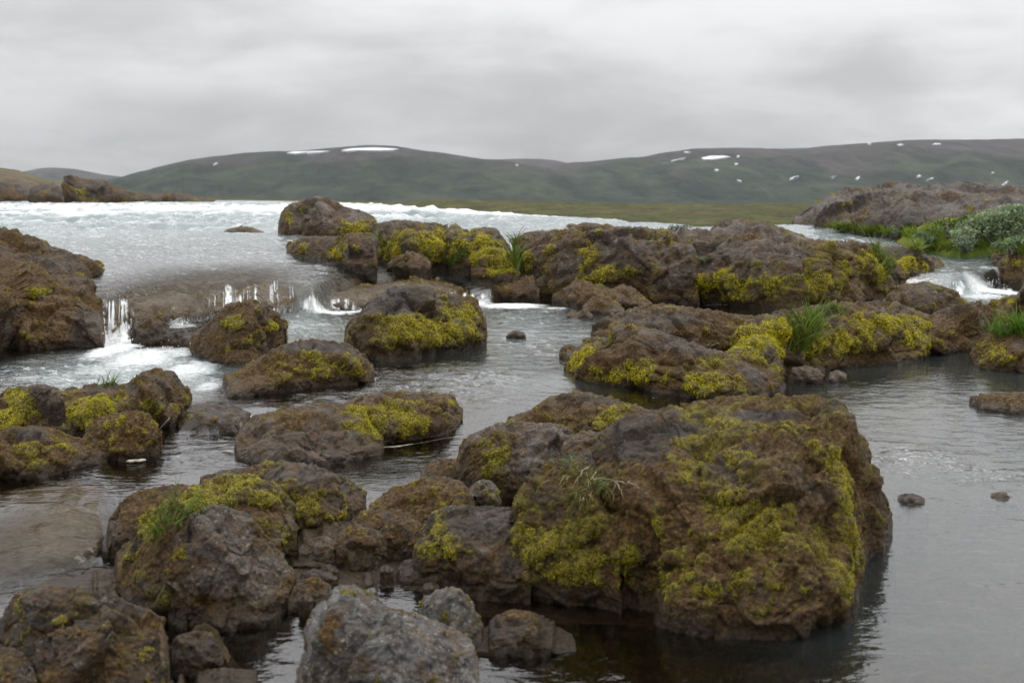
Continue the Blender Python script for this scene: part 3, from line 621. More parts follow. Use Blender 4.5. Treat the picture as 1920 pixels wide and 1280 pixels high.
rock('cascade_ledge', 'low smooth ledge where the water slides down toward the domed boulder', 'ledge', [
    dict(t=[(560, 552), (600, 545), (660, 533), (720, 526), (780, 520), (830, 524), (870, 535), (925, 556)], b=[(560, 580), (640, 580), (720, 575), (800, 570), (870, 562), (925, 560)], z=.14, T=2.6, n=2.3, k=.3)],
    g0=.05, mat='sunken', amp=.4, keep=True, golddens=0)
for lb, t, b, z in (('wet brown rock in the froth under the narrow fall', [(246, 630), (256, 605), (285, 596), (312, 605), (326, 640)], [(246, 646), (326, 648)], .14),
                 ('dark wet stone at the foam edge, beside the brown boulder below the strands', [(308, 640), (322, 622), (345, 615), (365, 640)], [(308, 648), (365, 655)], .13)):
    rock('stone', lb, 'stone', [dict(t=t, b=b, z=z, T=.4, wet=.2)], g0=.15, mat='wetlava', golddens=.1)
rock('sunken_rock', 'smooth brown rock under a sliding water film beside the long mossy bank rock', 'rock', [
    dict(t=[(332, 800), (345, 775), (370, 758), (400, 752), (440, 760), (470, 775)], b=[(332, 812), (400, 816), (470, 812)], z=.0, T=.6, n=2.2)], g0=.1, mat='wetlava', keep=True, golddens=0)
rock('stone', 'glistening black stone in the small spill between bank and flat outcrop', 'stone', [
    dict(t=[(396, 806), (404, 792), (420, 786), (436, 790), (447, 808)], b=[(396, 816), (447, 818)], z=.0, T=.2, wet=.3)], g0=0, mat='wetlava')
rock('sunken_slab', 'pale brown slab under a thin flowing sheet of water, photo edge', 'slab', [
    dict(t=[(-160, 950), (-40, 930), (30, 914), (80, 905), (140, 903), (190, 914), (235, 950)], b=[(-160, 1090), (0, 1088), (60, 1080), (120, 1072), (180, 1055), (235, 1010)], z=-.12, T=1.7, n=2.0, k=.75)],
    g0=.05, mat='sunken', amp=.5, keep=True, golddens=0)
# dam of lava in the middle distance
rock('boulder', 'big grey boulder standing alone in the rapids, moss on both flanks', 'boulder', [
    dict(t=[(521, 430), (526, 408), (533, 395), (552, 381), (575, 375), (598, 368), (614, 373), (640, 386), (667, 393), (690, 402), (703, 412), (706, 436)], b=[(521, 440), (600, 444), (706, 444)], z=.65, T=2.2, n=2.8)],
    moss=[(533, 415, 8, 18, .9), (660, 430, 30, 12, .8), (690, 425, 14, 14, .6), (630, 428, 12, 8, .6)], g0=.08, mat='midlava')
rock('rock', 'low mossy rock nearest the rapids at the rapids end of the lava dam', 'rock', [
    dict(t=[(536, 474), (545, 453), (571, 445), (610, 442), (640, 443), (662, 438), (690, 438), (702, 448), (706, 490)], b=[(536, 479), (600, 490), (650, 500), (706, 504)], z=.55, T=1.6)],
    moss=[(560, 462, 18, 10, .8), (625, 468, 28, 12, .9), (655, 458, 25, 6, .5)], gold=[(600, 475, 70, 14, .5)], g0=.25, mat='midlava')
rock('rock', 'dark topped rock in the lava dam, wide yellow moss face above a black hollow', 'rock', [
    dict(t=[(700, 440), (706, 420), (724, 415), (764, 413), (815, 420), (855, 426), (889, 438), (905, 428), (926, 428), (938, 440), (956, 465)], b=[(700, 492), (770, 502), (840, 500), (900, 505), (956, 500)], z=.5, T=2.0, n=2.9)],
    moss=[(830, 455, 50, 22, 1.0), (790, 455, 30, 14, .8), (870, 460, 30, 16, .9), (735, 470, 28, 18, .95), (915, 450, 22, 10, .9), (730, 450, 16, 20, .7)], gold=[(830, 450, 120, 30, .4)], m0=.36, g0=.15, mat='midlava')
rock('rock', 'bare brown toe of rock below the yellow moss face of the lava dam', 'rock', [
    dict(t=[(722, 500), (745, 480), (770, 472), (790, 476), (806, 490), (808, 500)], b=[(722, 504), (770, 508), (808, 506)], z=.5, T=.6)], gold=[(775, 480, 30, 12, .5)], g0=.3)
rock('mossy_boulder', 'boulder capped with thick yellow moss at the near corner of the lava dam', 'boulder', [
    dict(t=[(838, 500), (852, 485), (872, 472), (905, 462), (936, 462), (956, 475), (969, 499), (974, 518)], b=[(838, 510), (900, 526), (974, 526)], z=.36, T=1.3)],
    moss=[(900, 480, 40, 14, 1.0), (935, 500, 28, 20, 1.05), (880, 490, 25, 12, .8), (945, 480, 20, 14, .9)], gold=[(900, 500, 60, 20, .6)], g0=.3)
rock('lava_block', 'cracked upright lava block with a mossy recess, middle of the lava dam', 'outcrop', [
    dict(t=[(968, 520), (974, 470), (979, 447), (996, 436), (1020, 432), (1043, 431), (1090, 425), (1115, 420), (1128, 430), (1136, 470), (1140, 540)], b=[(968, 545), (1050, 562), (1140, 562)], z=.14, T=2.4, n=3.0, m=4),
    dict(t=[(1085, 480), (1095, 440), (1120, 424), (1160, 425), (1200, 427), (1240, 432), (1255, 470), (1260, 540)], b=[(1085, 562), (1260, 566)], z=.14, T=2.2, n=3.2, m=4, k=.5)],
    moss=[(1115, 475, 16, 30, .8), (1120, 505, 30, 14, .9), (1170, 515, 40, 12, .8), (1225, 495, 18, 22, .7), (985, 490, 12, 22, .6), (1118, 440, 8, 10, .7)], gold=[(1000, 445, 30, 12, .6), (1060, 500, 40, 40, .3)], bare=[(1150, 465, 28, 25), (1195, 465, 28, 25)], m0=.28, g0=.2, mat='midlava')
rock('lava_plateau', 'long lava plateau with grey top and mossy grooved side, from wedge boulder to side waterfall', 'outcrop', [
    dict(t=[(1204, 540), (1214, 505), (1228, 485), (1245, 464), (1262, 455), (1290, 460), (1305, 480), (1312, 530)], b=[(1204, 566), (1312, 570)], z=.13, T=1.2, n=2.6),
    dict(t=[(1200, 440), (1240, 430), (1300, 430), (1334, 431), (1347, 419), (1381, 411), (1421, 415), (1461, 427), (1488, 438), (1522, 450), (1560, 460)], b=[(1200, 490), (1400, 480), (1560, 480)], z=.55, T=2.5, n=2.5),
    dict(t=[(1255, 530), (1265, 470), (1300, 450), (1360, 440), (1420, 440), (1480, 446), (1540, 452), (1599, 452), (1633, 458), (1660, 462), (1707, 463), (1722, 478), (1750, 483), (1764, 496), (1769, 512)], b=[(1255, 566), (1300, 570), (1480, 578), (1560, 572), (1650, 560), (1720, 545), (1769, 530)], z=.12, T=3.2, n=2.7, m=4.5, k=.3)],
    moss=[(1330, 540, 35, 16, .7), (1390, 530, 45, 22, .85), (1440, 535, 30, 20, .8), (1360, 500, 14, 18, .6), (1400, 500, 20, 14, .5), (1530, 530, 40, 22, .85), (1500, 495, 14, 10, .6), (1590, 500, 30, 14, .6), (1640, 480, 40, 12, .8), (1660, 510, 25, 25, .8), (1700, 490, 30, 16, .8), (1740, 505, 16, 18, .7), (1610, 480, 40, 12, .6), (1570, 535, 18, 22, .6), (1480, 550, 30, 12, .5)],
    gold=[(1600, 490, 120, 30, .6), (1350, 470, 90, 12, .35), (1500, 540, 200, 30, .35)], bare=[(1400, 465, 90, 14), (1260, 500, 25, 35), (1400, 425, 60, 10)], m0=.30, g0=.22, mat='midlava')
rock('rock', 'rounded brown rocks in the shade at the foot of the cracked lava block', 'rock', [
    dict(t=[(912, 545), (925, 525), (950, 516), (975, 522), (1000, 518), (1012, 545)], b=[(912, 556), (1012, 560)], z=.15, T=.8)], gold=[(960, 530, 40, 15, .5)], g0=.35, mat='wetlava', golddens=.3)
rock('rock', 'low brown shelf of rock sticking out from the lava dam into the channel', 'rock', [
    dict(t=[(1035, 552), (1060, 533), (1085, 526), (1124, 536), (1145, 542), (1167, 533), (1186, 540), (1206, 556), (1228, 574)], b=[(1035, 564), (1120, 582), (1228, 582)], z=.13, T=1.2)], gold=[(1100, 550, 80, 20, .6)], g0=.38, mat='wetlava', golddens=.4)
rock('rock', 'small brown rock in front of the low brown shelf, edge of the channel', 'rock', [
    dict(t=[(1092, 574), (1108, 560), (1126, 554), (1150, 565), (1182, 588)], b=[(1092, 586), (1182, 592)], z=.13, T=.6)], gold=[(1130, 568, 40, 12, .6)], g0=.35, mat='wetlava', golddens=.4)
rock('stone', 'double humped brown stone in open water before the low shelf', 'stone', [
    dict(t=[(1063, 590), (1072, 582), (1084, 586), (1096, 578), (1112, 592)], b=[(1063, 596), (1112, 600)], z=.12, T=.3)], gold=[(1090, 588, 25, 8, .5)], g0=.3)
rock('stone', 'tiny brown stone alone in the middle of the channel', 'stone', [
    dict(t=[(949, 629), (958, 622), (970, 619), (982, 623), (986, 630)], b=[(949, 632), (986, 633)], z=.1, T=.15)], gold=[(968, 624, 20, 6, .6)], g0=.3)
rock('stone', 'small flat rust topped rock awash in the upper river', 'stone', [
    dict(t=[(419, 434), (432, 428), (450, 425), (470, 427), (496, 435)], b=[(419, 437), (496, 438)], z=.66, T=1.2)], gold=[(450, 428, 30, 4, .8)], g0=.3, mat='midlava')
for lb, t, b in (('pair of brown rocks poking up just behind the cracked lava block', [(1058, 430), (1068, 420), (1085, 422), (1100, 417), (1122, 420), (1128, 428)], [(1058, 432), (1128, 434)]),
                 ('tiny dark rock awash in the rapids behind the mossy dam', [(924, 431), (935, 427), (950, 428), (956, 431)], [(924, 433), (956, 433)])):
    rock('stone', lb, 'stone', [dict(t=t, b=b, z=.68, T=.8)], g0=.3, mat='midlava')
# far rocks
rock('lava_mound', 'huge bare lava mound beyond the willow bushes', 'outcrop', [
    dict(t=[(1474, 428), (1490, 410), (1515, 391), (1535, 376), (1566, 360), (1599, 352), (1629, 353), (1653, 345), (1676, 341), (1703, 346), (1750, 347), (1784, 343), (1824, 341), (1868, 347), (1920, 349), (2050, 345), (2200, 380)], b=[(1474, 430), (1540, 438), (1700, 448), (2200, 450)], z=.6, T=9, n=2.2, k=.5)],
    g0=.08, mat='farlava', golddens=0, amp=.85)
rock('crag', 'jagged dark crag at the far bank of the rapids', 'outcrop', [
    dict(t=[(112, 372), (118, 350), (124, 331), (134, 327), (148, 334), (175, 336), (197, 337), (206, 346), (235, 353), (255, 361), (279, 362), (296, 368), (308, 379)], b=[(112, 379), (308, 381)], z=.9, D=95, T=5, n=3.0)],
    moss=[(150, 350, 12, 8, .9), (180, 375, 30, 5, 1.0)], g0=.3, mat='fardark', golddens=0)
rock('boulder', 'round black boulder beside the jagged far crag', 'boulder', [
    dict(t=[(54, 368), (60, 352), (78, 344), (100, 344), (114, 353), (121, 374)], b=[(54, 376), (121, 377)], z=.92, D=90, T=4)], g0=.12, mat='fardark', golddens=0)
rock('reef', 'low brown reef trailing from the jagged far crag', 'reef', [
    dict(t=[(280, 374), (289, 364), (319, 360), (353, 364), (376, 369), (406, 376)], b=[(280, 379), (406, 378)], z=.93, D=98, T=5)], g0=.3, mat='fardark', golddens=0)
rock('ledge', 'dark rock ledge under the far bank at the photo edge', 'ledge', [
    dict(t=[(-60, 340), (0, 341), (25, 343), (45, 348), (60, 362)], b=[(-60, 362), (60, 366)], z=1.0, D=105, T=6)], g0=.2, mat='fardark', golddens=0)
# ------------------------------------------------------------------ water levels
def pts(lst):
    a = np.array(lst, float); return unproj(a[:, 0], a[:, 1], a[:, 2]), a[:, 2]
LOWP, LOWZ = pts([(60, 690, .13), (230, 655, .14), (360, 690, .12), (600, 595, .14), (760, 690, .10), (1000, 600, .12), (950, 700, .09), (1150, 740, .05), (1300, 745, .03), (600, 742, .09), (480, 752, .085), (430, 760, .07),
                  (400, 815, .0), (300, 850, 0), (100, 905, 0), (60, 930, 0), (720, 880, 0), (400, 880, 0), (150, 920, -.005),
                  (40, 1100, -.12), (120, 1100, -.12), (200, 1060, -.10), (450, 1230, -.045), (750, 1120, -.03), (950, 1240, -.03), (1200, 1230, -.02),
                  (1500, 1240, 0), (1750, 1200, 0), (1750, 950, 0), (1700, 800, 0), (1600, 705, 0), (1800, 690, 0), (1500, 730, .0),
                  (1350, 577, .12), (1500, 580, .12), (1250, 580, .12), (1700, 640, .04), (1870, 558, .13), (1780, 565, .12), (1900, 600, .08)])
UPP, UPZ = pts([(0, 500, .55), (250, 500, .55), (500, 505, .52), (600, 530, .47), (700, 515, .46), (780, 512, .44), (860, 530, .33), (910, 542, .25),
                (420, 540, .5), (250, 545, .5), (640, 495, .56), (500, 470, .6), (250, 470, .6), (500, 440, .66), (800, 410, .72), (300, 400, .8), (700, 390, .85), (300, 380, .95), (1100, 411, .85), (1300, 418, .85), (1400, 419, .85), (800, 397, .86), (950, 404, .85), (1000, 430, .70), (1300, 432, .70), (1560, 436, .5), (1750, 490, .37), (1840, 495, .37), (1800, 508, .345), (1500, 450, .5), (1900, 480, .4)])
def idw(P, C, Z, pw=3.2):
    out = np.zeros(len(P)); ws = np.zeros(len(P))
    for c, z in zip(C, Z):
        d2 = (P[:, 0] - c[0]) ** 2 + (P[:, 1] - c[1]) ** 2
        s = .02 * (c[0] ** 2 + c[1] ** 2) * .05
        w = (d2 + s) ** (-pw / 2); out += w * z; ws += w
    return out / ws
lip = np.array([(-900, 560, .5), (-300, 560, .5), (150, 556, .5), (200, 553, .5), (245, 540, .5), (300, 535, .5), (390, 530, .5), (470, 523, .49), (540, 528, .47), (585, 536, .44), (640, 524, .44), (700, 519, .43), (770, 518, .41), (860, 532, .3), (920, 546, .25), (1000, 510, .4), (1200, 500, .4), (1400, 515, .4), (1700, 512, .38), (1780, 517, .33), (1850, 510, .33), (1900, 500, .36), (2800, 500, .36)], float)
lp = unproj(lip[:, 0], lip[:, 1], lip[:, 2]); LTH = np.arctan2(lp[:, 0], lp[:, 1]); LR = np.hypot(lp[:, 0], lp[:, 1])
LW = np.interp(lip[:, 0], [480, 600, 660, 800, 880, 940, 1700, 1790, 1850, 1900, 2000], [.3, .5, 1.1, 1.2, .6, .3, .3, .9, .9, .8, .3])
def level(X, Y):
    P = np.stack([X, Y], 1); th = np.arctan2(X, Y); r = np.hypot(X, Y)
    s = r - np.interp(th, LTH, LR)
    lo = idw(P, LOWP, LOWZ); up = idw(P, UPP, UPZ)
    up = np.where(r > 30, up * (1 - sstep(28, 42, r)) + sstep(28, 42, r) * (.84 + .14 * sstep(40, 130, r)), up)
    w = np.interp(th, LTH, LW)
    return lo + (up - lo) * sstep(-w, .22, s), s, r
def blobs(X, Y, lst):
    f = np.zeros(len(X))
    for (u, v, ru, rv, st, z) in lst:
        c = unproj(u, v, z); e1 = unproj(u + ru, v, z) - c
        d1 = unproj(u, v - rv * .7, z) - unproj(u, v + rv * .7, z)
        a = math.hypot(e1[0], e1[1]); b = max(math.hypot(d1[0], d1[1]) / 1.4, .05)
        dx, dy = X - c[0], Y - c[1]
        f = np.maximum(f, st * np.clip(1.3 - np.sqrt((dx / a) ** 2 + (dy / b) ** 2), 0, 1))
    return f

FOAM = [(225, 650, 55, 30, 1.2, .14), (270, 668, 100, 24, 1.0, .14), (200, 692, 150, 20, .62, .13), (360, 690, 70, 26, .95, .13), (330, 660, 50, 16, .9, .14), (90, 708, 120, 18, .55, .13), (390, 715, 40, 16, .8, .12),
        (340, 608, 60, 8, .8, .14), (620, 586, 70, 5, 1.0, .14), (700, 583, 90, 5, .9, .14), (570, 610, 50, 16, .65, .13), (960, 571, 80, 7, 1.3, .13), (1040, 576, 50, 5, .8, .13), (900, 566, 30, 6, 1.0, .14), (960, 590, 70, 12, .55, .12), (600, 630, 40, 18, .5, .12), (640, 585, 60, 6, 1.0, .14),
        (1865, 545, 55, 10, 1.25, .13), (1850, 556, 70, 7, .9, .13), (1900, 535, 30, 10, 1.0, .13), (740, 695, 40, 8, .42, .1), (820, 705, 50, 8, .36, .1), (1700, 855, 70, 22, .34, 0), (1800, 880, 70, 16, .25, 0), (420, 800, 30, 6, .5, .02), (1365, 571, 80, 2.0, .8, .12)]
CHOP = [(800, 710, 200, 40, 1.0, .1), (230, 690, 260, 50, 1.3, .13), (1700, 860, 150, 35, .9, 0), (1850, 890, 100, 30, .7, 0), (600, 600, 120, 30, 1.2, .13), (980, 590, 130, 25, .9, .12), (700, 740, 200, 20, .8, .08), (1330, 745, 120, 14, .8, .03), (1000, 640, 200, 40, .5, .1), (350, 860, 120, 30, .45, 0), (1850, 555, 90, 20, 1.0, .12), (380, 820, 60, 12, .8, 0), (1650, 740, 220, 40, .3, 0), (60, 1100, 120, 30, .5, -.12)]

# ------------------------------------------------------------------ river water: one sheet
nth, nr = 620, 980
th = np.linspace(math.radians(-33), math.radians(33), nth)
rr = 2.3 * (190 / 2.3) ** np.linspace(0, 1, nr)
TH, RR = np.meshgrid(th, rr, indexing='ij')
X, Y = (RR * np.sin(TH)).ravel(), (RR * np.cos(TH)).ravel()
Z, S, R = level(X, Y)
foam = blobs(X, Y, FOAM) * .74; chop = np.maximum(blobs(X, Y, CHOP), .10)
upper = sstep(-.2, .3, S)
bk = np.array([(300, 376, .92), (380, 377, .88), (480, 378, .88), (640, 381, .88), (760, 387, .88), (830, 392, .88), (900, 397, .88), (1000, 402, .88), (1100, 408, .88), (1200, 411, .88), (1300, 415, .88), (1400, 416, .88), (1500, 411, .88), (1600, 404, .88), (2300, 398, .88)], float)
bq = unproj(bk[:, 0], bk[:, 1], bk[:, 2]); RB = np.interp(TH.ravel(), np.arctan2(bq[:, 0], bq[:, 1]), np.hypot(bq[:, 0], bq[:, 1]))
beyond = sstep(-.03, .02, R / RB - 1)
foamcut = 1 - sstep(-.02, .0, R / RB - 1)                   # the far bank stops the river
Z = Z - 1.2 * beyond
rap = upper * sstep(26, 36, R) * (1 - beyond)                       # the rapids of the main river
chop = np.maximum(chop, upper * (.55 + .4 * sstep(14, 24, R)))
pa = np.stack([X * 1.0, Y * 1.0, 0 * X], 1)
warp = noise(pa * .6) * .5
w1 = fbm(np.stack([X * 2.2 + warp, Y * 3.4, 0 * X], 1), 4, .55, ridged=True)
w2 = fbm(np.stack([X * 9 + warp, Y * 13, 0 * X + 4], 1), 3, .55)
w3 = noise(np.stack([X * 38, Y * 46, 0 * X + 9], 1))
big = fbm(np.stack([X * .16 + warp * .6, Y * .22, 0 * X + 2], 1), 4, .55, ridged=True)
mid = fbm(np.stack([X * .7, Y * .9, 0 * X + 8], 1), 3, .6, ridged=True)
near = 1 - sstep(6, 16, R)
Z = Z + chop * ((.030 + .016 * upper) * (w1 - .4) + .017 * w2) + .0025 * near * chop * w3
Z = Z + rap * (1 - .62 * sstep(50, 100, R)) * (1 - .75 * sstep(-.30, -.06, R / RB - 1)) * (.46 * (big - .45) + .24 * (mid - .4))
# foam: falls, and the crests of the rapids
crest = sstep(.50, .78, big * .65 + mid * .35 + .06 * w1)
far_band = sstep(29, 36, R)
strk = -.85 * sstep(40, 85, R) + noise(np.stack([X * .35, Y * .12, 0 * X + 20], 1)) + .5 * noise(np.stack([X * 1.1, Y * .3, 0 * X + 25], 1))
foam = np.maximum(foam, upper * far_band * np.clip(crest * .95 - .10 + .50 * strk, 0, 1.1))
foam = np.maximum(foam, .25 * upper * sstep(18, 28, R) * (1 - far_band) * sstep(.62, .8, w1))
Z = Z + np.clip(foam - .5, 0, 1) * (1 - rap) * .05 * (w2 + .3)
turb = np.clip(upper * sstep(14, 38, R) * .62 + upper * .05, 0, 1)
turb = np.maximum(turb, blobs(X, Y, [(700, 620, 250, 40, .30, .12), (1000, 610, 180, 40, .30, .12), (250, 690, 250, 40, .5, .13), (600, 600, 140, 30, .6, .13), (980, 680, 160, 60, .14, .1), (1850, 550, 90, 20, .5, .12)]))
turb = np.maximum(turb, 0.09 * sstep(.5, 1.4, X / np.maximum(Y, .1) * 4.2) * (1 - upper) * sstep(3.6, 4.6, R))
# thin sheets: the water drapes over the sunken ledges
kb = bvh_of(KEEP)
Kp = np.concatenate([p for p, f in KEEP])
cand = np.zeros(len(X), bool)
for p, f in KEEP:
    lo, hi = p[:, :2].min(0) - .05, p[:, :2].max(0) + .05
    cand |= (X > lo[0]) & (X < hi[0]) & (Y > lo[1]) & (Y < hi[1])
film = np.zeros(len(X))
for i in np.where(cand)[0]:
    h = kb.ray_cast(Vector((X[i], Y[i], 5)), Vector((0, 0, -1)))
    if h[0] is not None:
        zz = h[0].z + .010
        if zz > Z[i]: film[i] = 1; Z[i] = zz
        elif zz > Z[i] - .03: film[i] = .6
G = Z.reshape(nth, nr)
Fm = film.reshape(nth, nr)
zone = blobs(X, Y, [(380, 532, 220, 42, 1.15, .5), (700, 530, 180, 34, 1.0, .45), (60, 1000, 170, 75, 1.1, -.02), (150, 1060, 100, 30, .9, -.08), (390, 770, 60, 20, .9, .06), (740, 880, 90, 30, .7, 0), (1850, 520, 60, 14, .8, .3)])
film = np.maximum(film, np.clip(zone, 0, 1) ** 1.3); turb = turb * (1 - film)
for _ in range(2):                                        # the sheet is smooth where it runs thin
    g = G.copy()
    g[1:-1, 1:-1] = (G[1:-1, 1:-1] * 2 + G[:-2, 1:-1] + G[2:, 1:-1] + G[1:-1, :-2] + G[1:-1, 2:]) / 6
    G = np.where(Fm > 0, np.maximum(g, G - .006), G)
Z = G.ravel()
slope = np.abs(np.gradient(G, axis=1) / np.gradient(RR, axis=1)).ravel()
foam = np.maximum(foam, .42 * film * sstep(.5, 2.0, slope) * (noise(np.stack([X * 16, Y * 2, Z * 2], 1)) + .55))
foam = np.maximum(foam, .38 * (1 - film) * sstep(.35, 1.0, slope) * (R < 25) * (R > 7))
Wv0 = np.stack([X, Y, Z], 1); fu, fv, fw = proj(Wv0)
fan = np.arctan2(X, Y) * 60
for (ua, ub, va, vb, st, fq) in ((392, 552, 524, 592, .85, 8), (186, 246, 553, 660, 1.35, 3), (560, 690, 552, 584, 1.0, 8), (846, 918, 542, 564, 1.1, 7), (1785, 1905, 518, 556, 1.0, 6), (396, 446, 786, 812, .7, 9), (240, 330, 560, 600, .55, 7)):
    inside = sstep(0, 9, fu - ua) * sstep(0, 9, ub - fu) * sstep(0, 12, fv - va) * sstep(-2, 8, vb - fv) * (fw < 24)
    ramp_ = .45 + .55 * np.clip((fv - va) / (vb - va), 0, 1)
    q = np.stack([fan * fq * .5 + .25 * noise(Wv0 * 3), Z * 1.3 + fan * .2, 0 * X + ua], 1)
    stk = .55 * noise(q * np.array([1.0, 1, 1])) + .5 * noise(q * np.array([2.7, 1.6, 1]) + 9)
    foam = np.maximum(foam, inside * st * np.clip(ramp_ * .62 + stk * 1.1, 0, 1.15))
Wv = np.stack([X, Y, Z], 1); Wf = grid_faces(nth, nr, flip=True)

def water_material():
    t = NT('river_water')
    co = t.n('ShaderNodeTexCoord').outputs['Object']
    mp = t.n('ShaderNodeMapping'); mp.inputs['Scale'].default_value = (1.0, 1.6, 1.0); t.l(co, mp.inputs['Vector'])
    wv = mp.outputs['Vector']
    ch = t.attr('chop').outputs['Fac']; fo = t.attr('foam').outputs['Fac']; tu = t.attr('turb').outputs['Fac']
    ht = t.math('ADD', t.math('MULTIPLY', t.noise(wv, 5, 3, .55, .8), 1.0), t.math('MULTIPLY', t.noise(wv, 22, 3, .5, .5), .28))
    nb = t.n('ShaderNodeBump'); nb.inputs['Distance'].default_value = .035
    t.l(t.math('ADD', t.math('MULTIPLY', t.attr('film').outputs['Fac'], .35), t.math('ADD', .12, t.math('MULTIPLY', ch, .75))), nb.inputs['Strength']); t.l(ht, nb.inputs['Height'])
    nrm = nb.outputs['Normal']
    fr = t.n('ShaderNodeFresnel'); fr.inputs['IOR'].default_value = 1.68; t.l(nrm, fr.inputs['Normal'])
    gl = t.n('ShaderNodeBsdfGlossy'); gl.inputs['Roughness'].default_value = .05; gl.inputs['Color'].default_value = (1, 1, 1, 1); t.l(nrm, gl.inputs['Normal'])
    tr = t.n('ShaderNodeBsdfTransparent'); tr.inputs['Color'].default_value = (.80, .76, .66, 1)
    di = t.n('ShaderNodeBsdfDiffuse'); t.l(t.mix(t.ramp(t.noise(wv, .5, 4), [(.4, (0, 0, 0)), (.6, (1, 1, 1))]), (.19, .265, .27), (.31, .385, .385)), di.inputs['Color'])
    m0 = t.n('ShaderNodeMixShader'); t.l(tu, m0.inputs[0]); t.l(tr.outputs[0], m0.inputs[1]); t.l(di.outputs[0], m0.inputs[2])
    m1 = t.n('ShaderNodeMixShader'); t.l(t.math('MULTIPLY', fr.outputs[0], t.math('SUBTRACT', 1.0, t.math('MULTIPLY', t.attr('film').outputs['Fac'], .68))), m1.inputs[0]); t.l(m0.outputs[0], m1.inputs[1]); t.l(gl.outputs[0], m1.inputs[2])
    # foam
    fs = t.n('ShaderNodeMapping'); fs.inputs['Scale'].default_value = (1.0, .8, 1.0); t.l(co, fs.inputs['Vector'])
    fn = t.math('ADD', t.math('MULTIPLY', t.noise(fs.outputs['Vector'], 14, 8, .72, 1.2), .75), t.math('MULTIPLY', t.noise(fs.outputs['Vector'], 2.6, 4, .6, .5), .45))
    fm = t.math('MULTIPLY', t.math('SUBTRACT', t.math('ADD', fo, fn), 1.02), 2.6, clamp=True)
    fd = t.n('ShaderNodeBsdfDiffuse'); fd.inputs['Color'].default_value = (.86, .89, .89, 1)
    t.l(t.bump(fn, .8, .05), fd.inputs['Normal'])
    m2 = t.n('ShaderNodeMixShader'); t.l(t.math('MULTIPLY', fm, .96), m2.inputs[0]); t.l(m1.outputs[0], m2.inputs[1]); t.l(fd.outputs[0], m2.inputs[2])
    return t.done(m2.outputs[0])
M['water'] = water_material()
wo = mesh_obj('river_water', Wv, Wf, M['water'], floats={'film': film, 'foam': foam * foamcut, 'chop': np.clip(chop, 0, 1.3), 'turb': turb}, origin=np.zeros(3))
tag(wo, kind='structure')
WB = BVHTree.FromPolygons(Wv.tolist(), Wf.tolist())

# ------------------------------------------------------------------ river bed and the plain: one ground sheet to the horizon
bth = np.concatenate([np.linspace(math.radians(-60), math.radians(-26), 60, endpoint=False), np.linspace(math.radians(-26), math.radians(26), 420), np.linspace(math.radians(26), math.radians(60), 61)[1:]])
brr = np.concatenate([2.0 * (14 / 2.0) ** np.linspace(0, 1, 560, endpoint=False), 14 * (6500 / 14) ** np.linspace(0, 1, 240)])
BT, BR = np.meshgrid(bth, brr, indexing='ij'); bx, by = (BR * np.sin(BT)).ravel(), (BR * np.cos(BT)).ravel()
bz, bs, br_ = level(bx, by)
bp = np.stack([bx, by, 0 * bx], 1)
bz = bz - 1.3 * sstep(-.01, .05, br_ / np.interp(BT.ravel(), np.arctan2(bq[:, 0], bq[:, 1]), np.hypot(bq[:, 0], bq[:, 1])) - 1)
shallow = blobs(bx, by, [(380, 520, 220, 45, 1.3, .5), (700, 525, 200, 40, 1.3, .45), (100, 980, 160, 60, 1, 0), (60, 1150, 160, 60, 1, -.1), (740, 880, 90, 30, .8, 0), (450, 1220, 160, 60, .9, -.04), (1150, 1240, 250, 60, .5, 0), (1870, 935, 90, 25, .9, 0), (300, 870, 120, 40, .5, 0)])
depth = .30 - .20 * shallow + .10 * fbm(bp * 1.1, 4) + .07 * (cellF1(bp * 3.0) - .5) + .05 * (cellF1(bp * 7.5) - .5) + .035 * facets(bp * 6)[0] + .02 * fbm(bp * 22, 3, .6)
mud = blobs(bx, by, [(700, 1010, 130, 50, 1.1, 0), (830, 940, 90, 40, 1, 0), (620, 1070, 90, 30, 1.0, -.02), (230, 1080, 110, 45, 1.1, -.05), (330, 1010, 130, 60, 1.0, 0), (560, 1000, 140, 50, 1.0, 0), (900, 1110, 130, 25, .8, 0), (380, 1230, 70, 40, .8, -.04), (1000, 930, 120, 60, 1, 0)])
depth = depth - .27 * np.clip(mud * 1.4, 0, 1) * (.75 + .5 * fbm(bp * 3, 3))
bz = bz - np.where(mud > .15, depth, np.maximum(depth, .015))
bz = np.where(br_ > 160, bz * (1 - sstep(160, 400, br_)) - sstep(160, 400, br_) * (1.5 + .006 * br_), bz)
def simple(name, stops, scale, rough=.95, bump=.4, bd=.03, stops2=None, sc2=1, mixr=(.45, .6)):
    t = NT(name); co = t.n('ShaderNodeTexCoord').outputs['Object']
    c = t.ramp(t.noise(co, scale, 7, .65, .4), stops)
    if stops2:
        c2 = t.ramp(t.noise(co, scale * 1.7, 7, .65, .3), stops2)
        c = t.mix(t.ramp(t.noise(co, sc2, 6, .6, .5), [(mixr[0], (0, 0, 0)), (mixr[1], (1, 1, 1))]), c, c2)
    return t.done(t.bsdf(c, rough, t.bump(t.noise(co, scale * 3, 6, .7), bump, bd), .2))
M['bed'] = simple('brown_riverbed', [(.3, (.018, .012, .006)), (.5, (.062, .041, .020)), (.7, (.15, .11, .06))], 7, stops2=[(.35, (.03, .022, .008)), (.65, (.10, .07, .025))], sc2=1.5, bump=.8)
tag(mesh_obj('riverbed', np.stack([bx, by, bz], 1), grid_faces(len(bth), len(brr), flip=True), M['bed'], origin=np.zeros(3)), kind='structure')

